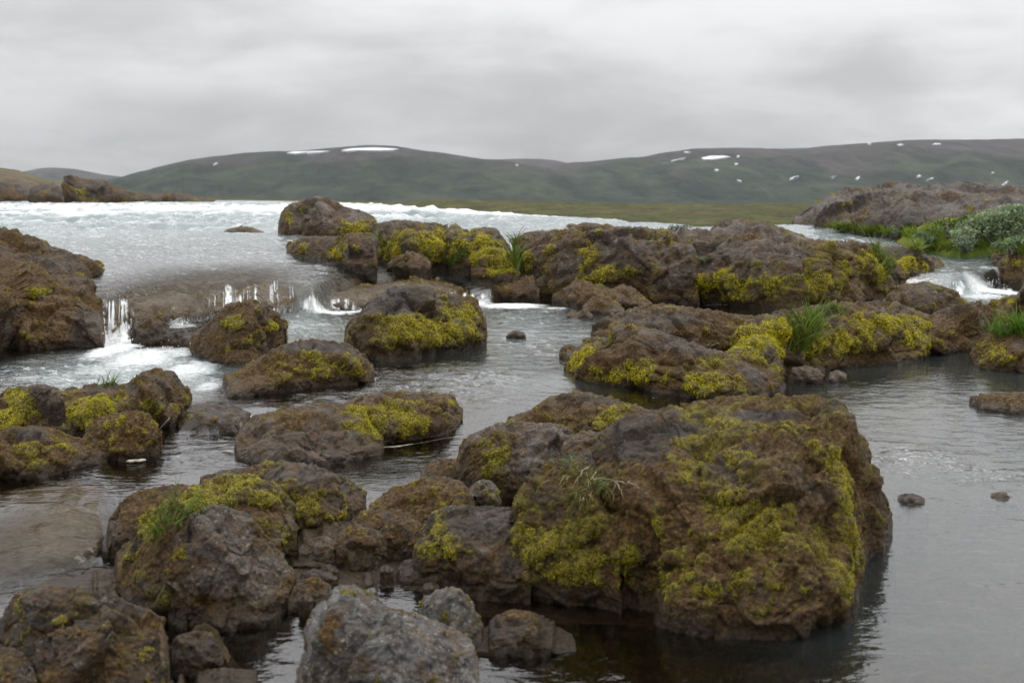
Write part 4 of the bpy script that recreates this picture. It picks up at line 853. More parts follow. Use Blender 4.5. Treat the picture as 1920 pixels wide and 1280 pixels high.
# ------------------------------------------------------------------ banks
def bank(name, top, base, z, T, mat, amp=.15, n=1.7, k=.5, freq=.25, **kw):
    G, Wm, Hm, D = shell_grid(dict(t=top, b=base, z=z, T=T, n=n, k=k, m=6, skirt=1.5, **kw), 1.0)
    N = grid_normals(G).reshape(-1, 3); P = G.reshape(-1, 3)
    flip = (N[:, 2].mean() < 0)
    if flip: N = -N
    P = P + N * (amp * fbm(P * freq, 5, .6) + amp * .5 * (.5 - cellF1(P * freq * 2.3)))[:, None]
    f = grid_faces(*G.shape[:2], flip=flip)
    o = mesh_obj(name, P, f, M[mat], origin=np.array([P[:, 0].mean(), P[:, 1].mean(), z])); tag(o, kind='structure')
    SOLID.append((P, f)); return P, f
M['heath'] = simple('mossy_heath', [(.3, (.034, .037, .015)), (.5, (.076, .079, .028)), (.7, (.13, .122, .045))], .7, stops2=[(.35, (.055, .030, .018)), (.65, (.13, .08, .045))], sc2=.16, bd=.4, bump=.8, mixr=(.54, .64))
M['turf'] = simple('bank_turf', [(.3, (.06, .09, .016)), (.5, (.13, .18, .03)), (.7, (.22, .25, .035))], 2.2, stops2=[(.3, (.15, .12, .02)), (.7, (.30, .25, .025))], sc2=.8, bd=.08)
M['brownheath'] = simple('brown_heath', [(.3, (.06, .045, .03)), (.5, (.115, .09, .06)), (.7, (.17, .14, .09))], .3, stops2=[(.35, (.06, .065, .022)), (.65, (.12, .12, .04))], sc2=.12, bd=.2, mixr=(.55, .68))
_bb = [(380, 377), (480, 378), (640, 381), (760, 387), (830, 392), (900, 397), (1000, 402), (1100, 408), (1200, 411), (1300, 415), (1400, 416), (1500, 411), (1600, 404), (2300, 398)]
HP, HF = bank('far_bank', [(380, 372), (420, 371), (480, 373), (560, 375), (640, 377), (700, 379), (760, 380), (800, 375), (900, 377), (1000, 379), (1100, 382), (1200, 383), (1300, 384), (1400, 383), (1500, 382), (1560, 381), (1700, 380), (2300, 380)],
     [(u_, HOR + 1.774 * (v_ - HOR)) for u_, v_ in _bb], .40, 60, 'heath', amp=.20, n=2.3, k=.5, freq=.55)
bank('left_bank', [(-500, 310), (-100, 312), (0, 316), (30, 319), (60, 328), (85, 337), (120, 341), (150, 350), (210, 358), (330, 368)], [(-500, 372), (0, 372), (120, 374), (330, 375)], .95, 60, 'brownheath', amp=.5, n=1.8, D=125)
TP, TF = bank('grassy_bank', [(1530, 436), (1555, 424), (1600, 428), (1650, 436), (1690, 434), (1720, 424), (1760, 412), (1820, 404), (1900, 398), (2000, 392), (2300, 400)], [(1530, 440), (1560, 447), (1650, 458), (1720, 472), (1800, 480), (1900, 478), (2300, 478)], .42, 5.0, 'turf', amp=.12, n=2.0, freq=.8)

# ------------------------------------------------------------------ hills
def hill(name, top, basev, D0, T, mat, namp, n=1.6):
    t = np.array(top, float); u = np.linspace(t[0, 0], t[-1, 0], 420)
    vt = np.interp(u, t[:, 0], t[:, 1])
    ker = np.hanning(15); ker /= ker.sum(); vt = np.convolve(np.pad(vt, 7, 'edge'), ker, 'valid')
    th_ = np.arctan2((u - 960) / F, 1.0)
    a = np.linspace(0, 1, 150)
    zb = HC - (basev - HOR) / F * D0
    dist = D0 + T * a
    prof = np.where(a < .72, np.sin(a / .72 * math.pi / 2) ** n, 1 - .5 * ((a - .72) / .28) ** 2)
    ztop = HC + (HOR - vt)[:, None] / F * dist[None]          # height on the sight line
    Hh = np.where(prof[None] > .3, (ztop - zb) / np.maximum(prof[None], 1e-3), 1e9).min(1)
    Zg = zb + Hh[:, None] * prof[None]
    sec = 1 / np.cos(th_)
    Xg = dist[None] * np.tan(th_)[:, None]; Yg = dist[None] * np.ones_like(th_)[:, None]
    P = np.stack([Xg, Yg, Zg], -1).reshape(-1, 3)
    env = np.clip(np.minimum(a / .1, (1 - a) / .15), 0, 1)[None].repeat(len(u), 0).ravel() * np.clip(1 - .85 * np.exp(-((a - .72) / .24) ** 2), 0, 1)[None].repeat(len(u), 0).ravel()
    P[:, 2] += namp * env * (fbm(P * np.array([.0045, .0016, .002]), 5, .55, ridged=True) - .3)
    f = grid_faces(420, 150, flip=True)
    o = mesh_obj(name, P, f, M[mat], origin=np.array([0, D0, zb])); tag(o, kind='structure')
    return P, f
def hill_material(name, dark=1.0):
    t = NT(name); co = t.n('ShaderNodeTexCoord').outputs['Object']
    sx = t.n('ShaderNodeSeparateXYZ'); t.l(co, sx.inputs[0])
    mp = t.n('ShaderNodeMapping'); mp.inputs['Scale'].default_value = (1, .35, 2.2); t.l(co, mp.inputs['Vector']); v = mp.outputs['Vector']
    green = t.ramp(t.noise(v, .011, 8, .62, .6), [(.36, (.009, .0145, .0115)), (.5, (.023, .032, .021)), (.64, (.046, .057, .032))])
    brown = t.ramp(t.noise(v, .02, 7, .6, .5), [(.3, (.032, .027, .026)), (.7, (.072, .063, .062))])
    hgt = t.math('MULTIPLY', sx.outputs['Z'], 1 / 260.0)
    k = t.math('ADD', t.math('MULTIPLY', t.noise(v, .0042, 6, .6, .8), 1.0), hgt)
    c = t.mix(t.ramp(k, [(.84, (0, 0, 0)), (1.06, (1, 1, 1))]), green, brown)
    return t.done(t.bsdf(c, .95, t.bump(t.noise(v, .03, 7, .65), .6, 12), .1))
M['hill'] = hill_material('green_hillside')
L1P, L1F = hill('hill', [(-400, 382), (0, 374), (150, 352), (200, 343), (240, 333), (290, 320), (340, 305), (400, 295), (460, 290), (520, 286), (560, 284), (640, 279), (700, 275), (740, 274), (790, 284), (850, 293), (900, 297), (945, 301), (1000, 312), (1100, 330), (1250, 352), (1400, 372), (1500, 384)], 388, 2300, 1500, 'hill', 30)
L2P, L2F = hill('hill', [(880, 352), (940, 340), (1000, 322), (1060, 308), (1120, 303), (1200, 297), (1250, 288), (1300, 282), (1400, 281), (1500, 280), (1600, 273), (1680, 266), (1760, 265), (1920, 264), (2100, 262), (2500, 270)], 390, 2500, 1900, 'hill', 30)
hill('hill', [(700, 330), (860, 305), (945, 300), (970, 299), (1010, 299), (1040, 302), (1070, 308), (1150, 320)], 380, 4300, 1200, 'hill', 8)
hill('hill', [(-300, 330), (0, 326), (55, 322), (85, 316), (110, 315), (150, 318), (200, 328), (250, 334), (330, 344), (450, 352)], 372, 5200, 900, 'hill', 8)
HB = BVHTree.FromPolygons(np.concatenate([L1P, L2P]).tolist(), np.concatenate([L1F, L2F + len(L1P)]).tolist())
t = NT('old_snow'); M['snow'] = t.done(t.bsdf((.62, .63, .65), .8))
def hit(bvh, u, v):
    d = ray(u, v); d = d / np.linalg.norm(d)
    h = bvh.ray_cast(Vector(CAM), Vector(d)); return h[0], h[1]
def snow(pl, label, group='snow patches on the hills'):
    c = np.mean(pl, 0); ring = []
    for (u, v) in pl:
        p, n = hit(HB, u, v)
        if p is None: return
        ring.append(np.array(p) + np.array([0, -2.0, 3.0]))
    ring = np.array(ring); m = len(ring); cen = ring.mean(0)
    V = np.concatenate([ring, ring + np.array([0, 3, -5.0]), [cen + np.array([0, -.5, .8])]])
    fs = [(i, (i + 1) % m, 2 * m) for i in range(m)] + [(i, m + i, (i + 1) % m) for i in range(m)] + [((i + 1) % m, m + i, m + (i + 1) % m) for i in range(m)]
    o = mesh_obj('snow_patch', V, np.array(fs), M['snow'], origin=cen, smooth=False); tag(o, label, 'snow patch', group)
def streak(u, v, w, h, ang=0, k=15):
    out = []
    for i in range(k):
        a = 2 * math.pi * i / k; r = random.choice((.35, .6, .9, 1.1)) * (.8 + .3 * random.random())
        x, y = math.cos(a) * w / 2 * r, math.sin(a) * h * .38 * r
        out.append((u + x * math.cos(ang) - y * math.sin(ang), v - (x * math.sin(ang) + y * math.cos(ang))))
    return out[::-1]
snow([(538, 289), (550, 286.5), (580, 286), (600, 285.5), (619, 285.5), (600, 288), (575, 290), (555, 290.5)], 'long thin snow patch left on the misty shoulder of the rounded hill')
snow([(640, 284), (660, 280.5), (700, 279), (725, 280), (748, 281.5), (735, 284), (700, 284.5), (670, 284), (650, 285.5)], 'longest snow patch, lying just under the rounded hill summit')
snow([(1315, 298), (1330, 294.5), (1355, 294), (1370, 296), (1350, 299), (1335, 301), (1320, 301)], 'broad flat snow patch high on the plateau hill, brightest there')
for (u, v, w, h, a, lb) in ((1262, 303, 48, 2.5, .22, 'thin slanting snow streak at the near end of the plateau hill'), (1289, 287, 14, 3, 0, 'tiny snow patch on the skyline end of the plateau hill'), (1384, 295, 7, 4, 0, 'small snow dot right beside the broad flat snow patch'), (1381, 310, 8, 4, 0, 'snow dot below the broad flat snow patch'), (1343, 321, 9, 5, 0, 'snow dot lower down, above the lava flow tongue'), (1386, 341, 12, 4, -.4, 'faint snow dot lowest on the lava flow tongue'),
                            (1489, 335, 22, 6, .25, 'slanting snow patch in a gully left of the lava mound summit'), (1563, 333, 15, 4, .3, 'thin slanting snow patch above the near end of the lava mound'), (1609, 335, 12, 7, .6, 'stubby snow patch above the lava mound slope'), (1686, 273, 16, 4, 0, 'snow patch close under the plateau skyline, first of the upper row'), (1755, 272, 20, 4, .1, 'wider snow patch close under the plateau skyline, end of the upper row'), (1722, 332, 13, 7, .5, 'snow patch in a gully just above the lava mound top'), (1745, 337, 18, 4, .4, 'slanting snow streak touching the gully patch above the lava mound top'), (1886, 344, 18, 6, .7, 'forked snow patch above the willow bushes'), (1861, 326, 7, 4, 0, 'single snow dot high above the willow bushes'), (1630, 271, 9, 2.5, 0, 'faintest snow dot on the plateau skyline'), (970, 311, 8, 3, 0, 'lone snow dot on the saddle between the hills'), (405, 309, 12, 3, .2, 'faint snow dot on the misty left shoulder of the rounded hill')):
    snow(streak(u, v, w, h, a), lb)

# ------------------------------------------------------------------ utility poles on the far plain
t = NT('weathered_pole'); M['pole'] = t.done(t.bsdf((.13, .12, .115), .9))
def tube(path, r, k=6):
    path = np.asarray(path, float); r = np.broadcast_to(np.asarray(r, float), (len(path),)); V = []
    for i, p in enumerate(path):
        d = path[min(i + 1, len(path) - 1)] - path[max(i - 1, 0)]; d /= max(np.linalg.norm(d), 1e-9)
        a = np.cross(d, [0.31, .2, .93] if abs(d[2]) < .9 else [1, 0, 0]); a /= np.linalg.norm(a); b = np.cross(d, a)
        for j in range(k):
            q = 2 * math.pi * j / k; V.append(p + r[i] * (math.cos(q) * a + math.sin(q) * b))
    f = [(i * k + j, i * k + (j + 1) % k, (i + 1) * k + (j + 1) % k, (i + 1) * k + j) for i in range(len(path) - 1) for j in range(k)]
    return np.array(V), np.array(f)
def join(lst):
    V, Fc, off = [], [], 0
    for v, f in lst: V.append(v); Fc.append(np.asarray(f) + off); off += len(v)
    return np.concatenate(V), np.concatenate(Fc)
for (u, vt, D, lb) in ((348, 332, 380, 'tallest dark utility pole, beyond the reef of the far crag'), (419, 347, 460, 'double utility pole farther off along the plain'), (516, 349, 560, 'thin distant utility pole at the foot of the rounded hill')):
    x = (u - 960) / F * D; zt = HC + (HOR - vt) / F * D; zb = -3.5
    root = empty('utility_pole', (x, D, zb)); tag(root, lb, 'utility pole', 'utility poles on the far plain')
    v, f = join([tube([(x + dx, D, zb), (x + dx, D, zt)], .10) for dx in ((0,) if u != 419 else (-.5, .5))]); mesh_obj('pole', v, f, M['pole'], parent=root, origin=np.array(root['_o']))
    v, f = tube([(x - 1.1, D, zt - .6), (x + 1.1, D, zt - .6)], .05); mesh_obj('crossarm', v, f, M['pole'], parent=root, origin=np.array(root['_o']))

# ------------------------------------------------------------------ grasses, ferns, willows
SB = bvh_of(SOLID)
def ground(u, v):
    p, n = hit(SB, u, v)
    return np.array(p) if p is not None else None
def blades(bases, ln, wd, lean, col, dry=0.0, droop=.6, segs=4):
    V, Fc, Cc, off = [], [], [], 0
    for b in bases:
        a = random.uniform(0, 2 * math.pi); l = ln * random.uniform(.5, 1.15); le = abs(random.gauss(0, lean)) + .05
        h = np.array([math.cos(a), math.sin(a), 0]); sd = np.array([-math.sin(a + .8), math.cos(a + .8), 0])
        isdry = random.random() < dry
        c = np.array((.30, .24, .12) if isdry else col) * random.uniform(.65, 1.35) * np.array([random.uniform(.8, 1.3), 1, random.uniform(.7, 1.2)])
        for i in range(segs + 1):
            q = i / segs; ang = le + droop * q * (1.5 if isdry else 1)
            if i: p = p + l / segs * (h * math.sin(ang) + np.array([0, 0, math.cos(ang)]))
            else: p = np.array(b) - np.array([0, 0, .01])
            w = wd * (1 - q) ** .7 * .5 + 1e-4
            V += [p - sd * w, p + sd * w]; Cc += [c, c]
        for i in range(segs): Fc.append((off + 2 * i, off + 2 * i + 1, off + 2 * i + 3, off + 2 * i + 2))
        off += 2 * (segs + 1)
    return np.array(V), np.array(Fc), np.array(Cc)
def tuft(label, areas, n, ln, wd, col, lean=.35, dry=0.0, droop=.7, name='grass_tuft', reach=1.0):
    bs = []
    for _ in range(n):
        u, v, ru, rv = random.choice(areas)
        p = ground(random.gauss(u, ru * .5), random.gauss(v, rv * .5))
        if p is not None and abs(p[1]) < 60: bs.append(p)
    if not bs: print('no base for', label); return
    md = np.median([b[1] for b in bs]); bs = [b for b in bs if abs(b[1] - md) < (.25 + .06 * md) * reach]
    V, Fc, Cc = blades(bs, ln, wd, lean, col, dry, droop)
    o = mesh_obj(name, V, Fc, M['grass'], origin=np.mean(bs, 0), smooth=False, color=Cc); tag(o, label, 'grass' if 'grass' in name else 'plant')
    return o
GC = (.095, .17, .022)
tuft('green grass tuft growing from golden moss behind the pyramid shaped boulder', [(320, 985, 30, 14), (350, 955, 40, 14), (295, 1000, 12, 16), (400, 940, 50, 8), (450, 945, 25, 8)], 170, .115, .0075, GC, .5)
g = tuft('green grass with dry straw and pale roots on the shoulder of the largest boulder', [(1075, 885, 35, 16), (1110, 905, 40, 18), (1060, 860, 22, 10), (1130, 915, 30, 14), (1090, 930, 30, 14)], 480, .11, .0042, (.09, .14, .022), .8, dry=.35, droop=1.3)
tuft('sparse grass blades on the crest of the long mossy bank rock', [(195, 722, 18, 5), (210, 722, 10, 4)], 30, .14, .009, GC, .6)
tuft('long green grass tuft on the crest of the hanging moss outcrop', [(1510, 630, 28, 22), (1520, 612, 22, 14), (1500, 650, 20, 14)], 300, .30, .014, (.115, .19, .025), .4, dry=.06)
tuft('short grass on the far crest of the hanging moss outcrop', [(1580, 585, 22, 6), (1560, 580, 14, 5)], 70, .14, .012, (.11, .16, .03), .4)
tuft('bright green grass tuft on the mossy bank rock at the photo edge', [(1880, 625, 30, 10), (1910, 615, 20, 14), (1850, 620, 14, 8), (1940, 625, 30, 14)], 300, .26, .014, (.10, .20, .025), .45)
tuft('tall grass in the cleft of the lava dam beside the capped boulder', [(966, 478, 12, 14), (962, 460, 10, 10), (970, 500, 8, 12)], 150, .34, .02, (.12, .18, .03), .25)
tuft('grass on the low apron of the lava dam, under its dark topped rock', [(712, 450, 8, 12), (720, 470, 10, 10)], 60, .25, .02, (.13, .17, .03), .3)
tuft('grass in the black hollow of the lava dam', [(858, 488, 14, 8), (870, 480, 12, 6), (845, 497, 8, 5)], 90, .25, .022, (.08, .14, .03), .5)
tuft('grass hanging on the mossy far shoulder of the lava plateau', [(1655, 490, 12, 18), (1665, 505, 10, 14), (1648, 470, 10, 8)], 160, .32, .02, (.12, .17, .03), .5)
tuft('thin grass at the lip of the boulder lobe hollow', [(925, 942, 20, 4)], 28, .06, .005, (.12, .15, .03), .8)
tuft('single grass stalks beside the brown algae rock', [(330, 930, 6, 6)], 10, .13, .006, (.13, .16, .03), .35)
tuft('grass fringe along the top of the grassy bank by the lava mound', [(1580, 428, 40, 4), (1640, 436, 40, 4), (1700, 440, 30, 6), (1790, 465, 60, 6), (1740, 468, 30, 4), (1850, 460, 60, 10), (1900, 470, 40, 8), (1760, 440, 60, 14), (1840, 440, 60, 14)], 2600, .24, .03, (.19, .26, .04), .5, reach=6)
def leafcloud(cen, rad, n, size, col, up=.3, name='foliage'):
    q = RNG.normal(size=(n, 3)); q /= np.linalg.norm(q, axis=1)[:, None]
    q *= (RNG.random((n, 1)) ** .45)
    P = np.array(cen) + q * np.array(rad)
    P += .25 * np.array(rad) * np.stack([noise(P * 2.2), noise(P * 2.2 + 9), noise(P * 2.2 + 19)], 1)
    keepm = noise(P * (1.3 / max(rad)) * 2.2) > -.28
    P = P[keepm]; n = len(P)
    d = RNG.normal(size=(n, 3)); d[:, 2] += up * 2; d /= np.linalg.norm(d, axis=1)[:, None]
    s = np.cross(d, RNG.normal(size=(n, 3))); s /= np.linalg.norm(s, axis=1)[:, None]
    L = size * (.6 + .8 * RNG.random((n, 1)))
    V = np.empty((n, 4, 3)); V[:, 0] = P - d * L * .5; V[:, 1] = P + s * L * .22; V[:, 2] = P + d * L * .5; V[:, 3] = P - s * L * .22
    c = np.array(col) * (.6 + .75 * RNG.random((n, 1))) * (1 + .25 * noise(P * 1.7)[:, None])
    return V.reshape(-1, 3), np.arange(n * 4).reshape(-1, 4), np.repeat(c, 4, 0)
def shrub(label, blobs_, D, size, col, dens=1.0, name='willow_shrub', cat='shrub', group=None):
    parts, stems = [], []
    us = [b[0] for b in blobs_]; b0 = max(b[1] + b[3] for b in blobs_)
    gp = ground(float(np.mean(us)), b0 - 4)
    if gp is not None and abs(gp[1] - D) < 12: D = gp[1] - .15
    base = np.array([(np.mean(us) - 960) / F * D, D, HC - (b0 - HOR) / F * D])
    for (u, v, ru, rv) in blobs_:
        c = np.array([(u - 960) / F * D, D + random.uniform(-.3, .3), HC - (v - HOR) / F * D]); s = D / F
        n = int(ru * rv * 1.1 * dens)
        parts.append(leafcloud(c, (ru * s, (ru + rv) * .5 * s, rv * s), n, size, col))
        for _ in range(3): stems.append(tube([base + np.array([random.uniform(-.15, .15), random.uniform(-.1, .1), -.05]), (base + c) / 2 + np.array([0, 0, .05]), c + np.array([random.uniform(-1, 1) * ru * s * .6, 0, rv * s * .6])], [.018, .012, .005], 5))
    root = empty(name, base); tag(root, label, cat, group)
    v, f = join([(p[0], p[1]) for p in parts]); mesh_obj('foliage', v, f, M['leaf'], parent=root, origin=base, smooth=False, color=np.concatenate([p[2] for p in parts]))
    v, f = join(stems); mesh_obj('stem', v, f, M['pole'], parent=root, origin=base)
WC = (.28, .36, .20); GG = (.13, .19, .04)
shrub('largest pale grey green willow bush at the photo edge, against the lava mound', [(1880, 405, 44, 22), (1850, 415, 34, 20), (1905, 398, 34, 18), (1825, 428, 32, 16), (1870, 432, 46, 20), (1950, 410, 44, 28), (1800, 436, 26, 12), (1915, 430, 40, 24)], 24.5, .075, WC)
shrub('low willow bush in the grass below the largest willow', [(1800, 452, 26, 14), (1830, 448, 22, 12), (1815, 440, 18, 10)], 22.6, .065, (.22, .28, .18))
shrub('small willow bush at the outer edge of the grassy bank over the water', [(1740, 450, 22, 10), (1765, 444, 22, 10), (1720, 440, 14, 8)], 23.4, .06, (.17, .23, .12))
shrub('greenest willow bush, lowest on the slope at the photo edge', [(1900, 452, 28, 12), (1880, 460, 18, 10), (1930, 455, 26, 14)], 21.6, .065, (.16, .24, .11))
shrub('dark green bush between the low willow and the lava mound', [(1770, 420, 26, 12), (1800, 415, 26, 12), (1830, 408, 22, 10), (1750, 432, 22, 8)], 25.2, .06, GG, name='leafy_shrub')
shrub('small grey willow sprig on the lava mound side of the grassy bank', [(1690, 430, 16, 6), (1675, 433, 10, 5)], 25.5, .06, (.20, .25, .17))
shrub('pale willow sprig peeping over the lava plateau top', [(1272, 428, 18, 6), (1290, 425, 12, 5)], 20.5, .05, (.20, .26, .17))
def fern(label, u, v, size, n=7, col=(.13, .24, .03), name='fern'):
    p = ground(u, v)
    if p is None: return
    V, Fc, off, Cc = [], [], 0, []
    for k in range(n):
        a = 2 * math.pi * k / n + random.uniform(-.3, .3); h = np.array([math.cos(a), math.sin(a), 0]); sd = np.array([-h[1], h[0], 0])
        l = size * random.uniform(.7, 1.1); c = np.array(col) * random.uniform(.7, 1.3)
        for i in range(1, 11):
            q = i / 10; c0 = p + h * l * q * .8 + np.array([0, 0, l * (.9 * q - .55 * q * q)])
            wl = l * .30 * (1 - q * .85)
            for s in (-1, 1):
                tip = c0 + sd * s * wl + h * wl * .35; w = l * .032
                V += [c0 - h * w, c0 + h * w, tip]; Fc.append((off, off + 1, off + 2)); off += 3; Cc += [c] * 3
    o = mesh_obj(name, np.array(V), np.array(Fc), M['grass'], origin=p, smooth=False, color=np.array(Cc)); tag(o, label, 'plant')
fern('bright green fern on the groove at the near end of the lava plateau', 1322, 492, .22, 9)
fern('small green fern on the lava plateau, nearer the side waterfall', 1563, 478, .18, 7)
fern('tiny leafy plant in the mossy recess of the cracked lava block', 1158, 497, .14, 6)
fern('tiny pale leafed sprig on the near lobe of the hanging moss outcrop', 1330, 652, .12, 6, (.25, .30, .20))

# driftwood, roots, scum
t = NT('pale_driftwood'); co = t.n('ShaderNodeTexCoord').outputs['Object']
M['wood'] = t.done(t.bsdf(t.ramp(t.noise(co, 30, 5), [(.3, (.16, .12, .08)), (.7, (.38, .32, .25))]), .85))
p0, p1 = unproj(301, 802, .02), unproj(322, 783, .10)
v, f = tube([p0, (p0 + p1) / 2 + np.array([.005, 0, .006]), p1], [.004, .009, .012], 7)
tag(mesh_obj('driftwood_stick', v, f, M['wood']), 'pale broken stick lying against the end of the long mossy bank rock', 'stick')
rt = []
for (u0, v0, u1, v1) in ((1110, 900, 1150, 905), (1150, 905, 1180, 912), (1150, 905, 1168, 935), (1150, 908, 1145, 950), (1095, 940, 1080, 950), (1095, 935, 1085, 955), (1120, 885, 1095, 925), (1165, 908, 1195, 915), (1100, 880, 1075, 915)):
    a, b = ground(u0, v0), ground(u1, v1)
    if a is None or b is None: continue
    off = np.array([0, -.015, .008]); a = a + off; b = b + off
    pth = [a + (b - a) * q + np.array([random.uniform(-.008, .008), -.02 * math.sin(q * 3.1), .015 * math.sin(q * 3.1) + random.uniform(-.006, .006)]) for q in np.linspace(0, 1, 7)]
    rt.append(tube(pth, np.linspace(.0028, .0010, 7), 5))
if rt:
    v, f = join(rt); tag(mesh_obj('dry_roots', v, f, M['wood']), 'pale dry roots dangling from the grass on the largest boulder', 'roots')
t = NT('cream_scum'); co = t.n('ShaderNodeTexCoord').outputs['Object']
M['scum'] = t.done(t.bsdf(t.ramp(t.noise(co, 60, 6, .7), [(.35, (.30, .26, .18)), (.6, (.62, .58, .48))]), .8, t.bump(t.noise(co, 90, 5, .7), .8, .01)))
def scum(label, path, z, w):
    ps = [unproj(u, v, z + .008) for u, v in path]; P = []
    for i in range(len(ps) - 1):
        for q in np.linspace(0, 1, 12, endpoint=False): P.append(ps[i] + (ps[i + 1] - ps[i]) * q)
    P = np.array(P); r = w * (.45 + .8 * np.abs(noise(P * 14)) + .25 * RNG.random(len(P))); r[0] = r[-1] = .001
    P = P + .6 * w * np.stack([noise(P * 11), noise(P * 11 + 5), 0 * r], 1)
    v, f = tube(P, r, 8); m = P[:, 2].mean(); v[:, 2] = m + (v[:, 2] - m) * .35
    tag(mesh_obj('foam_scum', v, f, M['scum']), label, 'foam scum')
scum('line of cream scum along the waterline of the flat outcrop with green crown', [(706, 838), (740, 837), (770, 833), (800, 828), (830, 822), (864, 817)], .0, .008)
scum('white scum flake under the round gold brown boulder', [(243, 866), (252, 863), (262, 863), (270, 861)], .0, .03)
scum('thin scum line at the foot of the flat outcrop tail', [(415, 846), (425, 845), (438, 847)], .0, .014)

# ------------------------------------------------------------------ waterfalls: strands and drops of white water
t = NT('white_water')
d = t.n('ShaderNodeBsdfDiffuse'); d.inputs['Color'].default_value = (.88, .9, .9, 1)
g_ = t.n('ShaderNodeBsdfGlossy'); g_.inputs['Roughness'].default_value = .12
tr = t.n('ShaderNodeBsdfTransparent')
m1 = t.n('ShaderNodeMixShader'); m1.inputs[0].default_value = .06; t.l(d.outputs[0], m1.inputs[1]); t.l(g_.outputs[0], m1.inputs[2])
m2 = t.n('ShaderNodeMixShader'); m2.inputs[0].default_value = .45; t.l(m1.outputs[0], m2.inputs[1]); t.l(tr.outputs[0], m2.inputs[2])
M['spray'] = t.done(m2.outputs[0])
OCT = np.array([(1, 0, 0), (-1, 0, 0), (0, 1, 0), (0, -1, 0), (0, 0, 1), (0, 0, -1)], float)
OCF = np.array([(0, 2, 4), (2, 1, 4), (1, 3, 4), (3, 0, 4), (2, 0, 5), (1, 2, 5), (3, 1, 5), (0, 3, 5)])
def fall(label, lipline, drops_v, zlow, n, r=.007, spread=8, drops=120, spray=None, out=.12):
    """strands start along lipline (pixels) and fall to drops_v rows lower"""
    L = np.array(lipline, float); quads, tris = [], []
    cum = np.concatenate([[0], np.cumsum(np.hypot(*np.diff(L[:, :2], axis=0).T))])
    cent = [(random.random() * cum[-1], random.uniform(.4, 1.0), random.uniform(.0, .3)) for _ in range(max(5, n // 4))]
    for _ in range(int(n * .18)):
        cs, cf, c0 = random.choice(cent); s = min(max(random.gauss(cs, cum[-1] * .016 + 1.0), 0), cum[-1] - 1e-6); u0 = np.interp(s, cum, L[:, 0]); v0 = np.interp(s, cum, L[:, 1]); dv = np.interp(s, cum, L[:, 2])
        p, nn_ = hit(WB, u0, v0 + random.uniform(-2, 3))
        if p is None: continue
        frac = cf * random.uniform(.6, 1.1)
        rr_ = r * random.choice((.2, .3, .45, .9)) * random.uniform(.7, 1.2); lat = random.gauss(0, 3.0) + (spread - 8); k = 10; start = c0 * random.uniform(.3, 1.6)
        pth, rad = [], []
        for q in np.linspace(start, start + (1 - start) * frac, k):
            hp, _n = hit(WB, u0 + lat * q + random.gauss(0, .25), v0 + dv * q)
            if hp is None: continue
            c = np.array(hp); c = c + (CAM - c) / np.linalg.norm(CAM - c) * (.015 + out * .25 * math.sin(math.pi * min(q, 1)))
            pth.append(c); rad.append(rr_ * (.35 + .65 * math.sin(math.pi * min(1, q * .8 + .15))) * random.uniform(.5, 1.4))
        if len(pth) < 4: continue
        rad[0] *= .2; rad[-1] *= .25
        quads.append(tube(pth, rad, 5))
    dl = []
    for _ in range(int(drops * .4)):
        if spray and random.random() < .75:
            u, v, ru, rv = random.choice(spray); c = unproj(random.gauss(u, ru * .5), v + rv * .5, zlow); c[2] += abs(random.gauss(0, .6)) * rv * np.linalg.norm(c) / F
        else:
            s = random.random() * cum[-1]; p, _n = hit(WB, np.interp(s, cum, L[:, 0]), np.interp(s, cum, L[:, 1]))
            if p is None: continue
            c = np.array(p); c[:2] *= 1 - random.uniform(.01, .025); c[2] -= random.uniform(-.04, max(p[2] - zlow, .1))
            c[2] = max(c[2], zlow)
        dl.append((c + OCT * r * random.uniform(.2, .65) * np.array([1, 1, random.uniform(.8, 2.2)]), OCF))
    root_v, root_f = join(quads)
    o = mesh_obj('waterfall', root_v, root_f, M['spray']); tag(o, kind='structure')
    if dl:
        v, f = join(dl); mesh_obj('spray', v, f, M['spray'], parent=o, origin=np.array(o['_o']), smooth=True)
fall('strands', [(392, 548, 45), (410, 542, 48), (440, 534, 52), (470, 527, 60), (500, 523, 55), (530, 523, 50), (548, 528, 50)], 0, .14, 75, .0075, drops=170, spray=[(560, 575, 30, 18), (420, 590, 30, 8), (500, 575, 40, 14)], out=.10)
fall('narrow', [(192, 562, 80), (205, 556, 80), (222, 556, 75), (238, 562, 60)], 0, .14, 80, .011, drops=420, spray=[(215, 640, 30, 40), (240, 650, 50, 30), (280, 660, 60, 20), (320, 655, 40, 16)], out=.22)
fall('slide', [(560, 556, 25), (600, 552, 28), (640, 556, 25), (680, 560, 20)], 0, .14, 45, .008, drops=260, spray=[(600, 572, 40, 18), (650, 570, 40, 16), (570, 580, 30, 16)], out=.15)
fall('corner', [(848, 546, 12), (870, 546, 12), (895, 550, 10)], 0, .13, 26, .008, drops=150, spray=[(880, 556, 26, 12), (905, 556, 14, 16)], out=.12)
fall('side', [(1790, 520, 20), (1805, 528, 22), (1850, 522, 24), (1880, 520, 24)], 0, .13, 50, .010, drops=320, spray=[(1860, 545, 40, 24), (1880, 545, 30, 22), (1830, 550, 30, 10)], out=.2)
fall('spill', [(405, 790, 12), (420, 787, 14), (436, 790, 12)], 0, .0, 12, .003, drops=40, spray=[(420, 808, 20, 6)], out=.03)

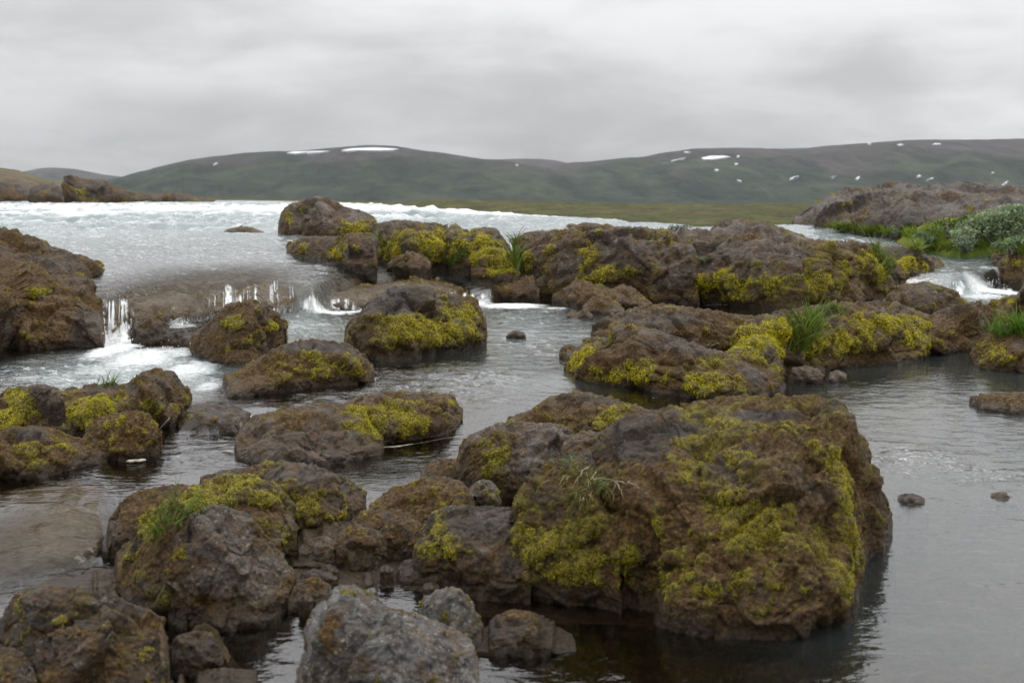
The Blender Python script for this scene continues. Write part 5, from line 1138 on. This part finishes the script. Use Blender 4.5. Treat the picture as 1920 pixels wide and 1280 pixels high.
# ------------------------------------------------------------------ sky, sun, air, camera
world = bpy.data.worlds.new('World'); scene.world = world; world.use_nodes = True
wt = world.node_tree; wt.nodes.clear()
def wn(t_, **k):
    n_ = wt.nodes.new(t_)
    for a, b in k.items(): setattr(n_, a, b)
    return n_
wl = wt.links.new
SUN_EL, SUN_AZ = math.radians(58), math.radians(45)
sky = wn('ShaderNodeTexSky', sky_type='NISHITA', sun_disc=False, sun_elevation=SUN_EL, sun_rotation=SUN_AZ)
tc = wn('ShaderNodeTexCoord'); sep = wn('ShaderNodeSeparateXYZ'); wl(tc.outputs['Generated'], sep.inputs[0])
def wm(op, a, b=None, clamp=False):
    n_ = wn('ShaderNodeMath', operation=op, use_clamp=clamp)
    for i, v_ in enumerate((a, b)):
        if v_ is None: continue
        if isinstance(v_, (int, float)): n_.inputs[i].default_value = v_
        else: wl(v_, n_.inputs[i])
    return n_.outputs[0]
el = wm('MAXIMUM', sep.outputs['Z'], 0.0)
den = wm('ADD', el, .26)
cx, cy = wm('DIVIDE', sep.outputs['X'], den), wm('DIVIDE', sep.outputs['Y'], den)
cmb = wn('ShaderNodeCombineXYZ'); wl(cx, cmb.inputs[0]); wl(cy, cmb.inputs[1])
def wnoise(scale, detail, rough, dist, off, stretch=(1, 1, 1)):
    mp_ = wn('ShaderNodeMapping'); mp_.inputs['Location'].default_value = off; mp_.inputs['Scale'].default_value = stretch; wl(cmb.outputs[0], mp_.inputs['Vector'])
    n_ = wn('ShaderNodeTexNoise'); n_.inputs['Scale'].default_value = scale; n_.inputs['Detail'].default_value = detail; n_.inputs['Roughness'].default_value = rough; n_.inputs['Distortion'].default_value = dist
    wl(mp_.outputs[0], n_.inputs['Vector']); return n_.outputs['Fac']
n1 = wnoise(1.35, 6, .5, .45, (3.1, 1.7, 0)); n2 = wnoise(3.8, 6, .5, .5, (7, 4, 0))
cl = wm('ADD', wm('MULTIPLY', n1, .72), wm('MULTIPLY', n2, .28))
shade = wn('ShaderNodeMapRange', interpolation_type='SMOOTHSTEP'); shade.inputs['From Min'].default_value = .36; shade.inputs['From Max'].default_value = .64
shade.inputs['To Min'].default_value = .82; shade.inputs['To Max'].default_value = 1.19; wl(cl, shade.inputs['Value'])
back = wn('ShaderNodeMapRange', interpolation_type='SMOOTHSTEP'); back.inputs['From Min'].default_value = -.75; back.inputs['From Max'].default_value = .35; back.inputs['To Min'].default_value = .80; back.inputs['To Max'].default_value = 1.0; wl(sep.outputs['Y'], back.inputs['Value'])  # unseen sky behind the camera dimmed, added to keep rock fronts darker
gx = wm('MULTIPLY', wm('SUBTRACT', sep.outputs['X'], .36), 8.0); gz = wm('MULTIPLY', wm('SUBTRACT', sep.outputs['Z'], .058), 45.0)
gap = wm('MULTIPLY', wm('EXPONENT', wm('MULTIPLY', wm('ADD', wm('MULTIPLY', gx, gx), wm('MULTIPLY', gz, gz)), -1.0)), .14)
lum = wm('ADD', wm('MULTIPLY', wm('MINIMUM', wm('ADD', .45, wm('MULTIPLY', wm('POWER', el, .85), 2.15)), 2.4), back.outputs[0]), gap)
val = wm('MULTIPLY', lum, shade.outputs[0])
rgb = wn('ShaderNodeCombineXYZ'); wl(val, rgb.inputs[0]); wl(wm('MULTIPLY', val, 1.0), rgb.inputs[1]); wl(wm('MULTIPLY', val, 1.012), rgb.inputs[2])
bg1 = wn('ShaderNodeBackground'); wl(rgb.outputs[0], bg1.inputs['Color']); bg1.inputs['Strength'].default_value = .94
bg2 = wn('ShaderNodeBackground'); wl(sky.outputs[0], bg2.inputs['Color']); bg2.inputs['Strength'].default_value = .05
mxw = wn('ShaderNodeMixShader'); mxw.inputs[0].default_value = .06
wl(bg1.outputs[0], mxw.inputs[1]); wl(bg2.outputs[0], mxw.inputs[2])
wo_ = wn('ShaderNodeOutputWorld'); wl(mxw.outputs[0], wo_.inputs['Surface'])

sd = bpy.data.lights.new('sun', 'SUN'); sd.energy = .8; sd.angle = math.radians(25); sd.color = (1, .96, .90)
so = bpy.data.objects.new('sun', sd); COL.objects.link(so)
sv = Vector((math.sin(SUN_AZ) * math.cos(SUN_EL), math.cos(SUN_AZ) * math.cos(SUN_EL), math.sin(SUN_EL)))
so.rotation_euler = sv.to_track_quat('Z', 'Y').to_euler(); so.location = (0, 0, 30)

HAZE = True
if HAZE:
    t = NT('valley_air'); vp = t.n('ShaderNodeVolumePrincipled'); vp.inputs['Color'].default_value = (.86, .93, 1, 1); vp.inputs['Density'].default_value = .00004; vp.inputs['Anisotropy'].default_value = .2
    t.l(vp.outputs[0], t.out.inputs['Volume'])
    x, y0, y1, z0, z1 = 5600, -60, 6600, -46, 320
    v = [(-x, y0, z0), (x, y0, z0), (x, y1, z0), (-x, y1, z0), (-x, y0, z1), (x, y0, z1), (x, y1, z1), (-x, y1, z1)]
    hz = mesh_obj('haze', v, [(0, 3, 2, 1), (4, 5, 6, 7), (0, 1, 5, 4), (1, 2, 6, 5), (2, 3, 7, 6), (3, 0, 4, 7)], t.m, smooth=False, origin=np.zeros(3)); tag(hz, kind='stuff')

cd = bpy.data.cameras.new('camera'); cam = bpy.data.objects.new('camera', cd); COL.objects.link(cam); scene.camera = cam
cd.sensor_width = 36; cd.lens = 36 * F / 1920; cd.clip_end = 20000; cd.clip_start = .05
cam.location = CAM; cam.rotation_euler = (math.pi / 2 - PITCH, 0, 0)
cd.dof.use_dof = True; cd.dof.focus_distance = 9.0; cd.dof.aperture_fstop = 4.5
for o in bpy.data.objects:
    if '_o' in o: del o['_o']
scene.view_settings.view_transform = 'Standard'; scene.view_settings.look = 'None'; scene.view_settings.exposure = 0; scene.view_settings.gamma = 1
scene.cycles.use_denoising = True
scene.cycles.max_bounces = 8; scene.cycles.diffuse_bounces = 3; scene.cycles.glossy_bounces = 3; scene.cycles.transparent_max_bounces = 16; scene.cycles.volume_bounces = 1
scene.cycles.sample_clamp_indirect = 6
scene.cycles.caustics_reflective = False; scene.cycles.caustics_refractive = False
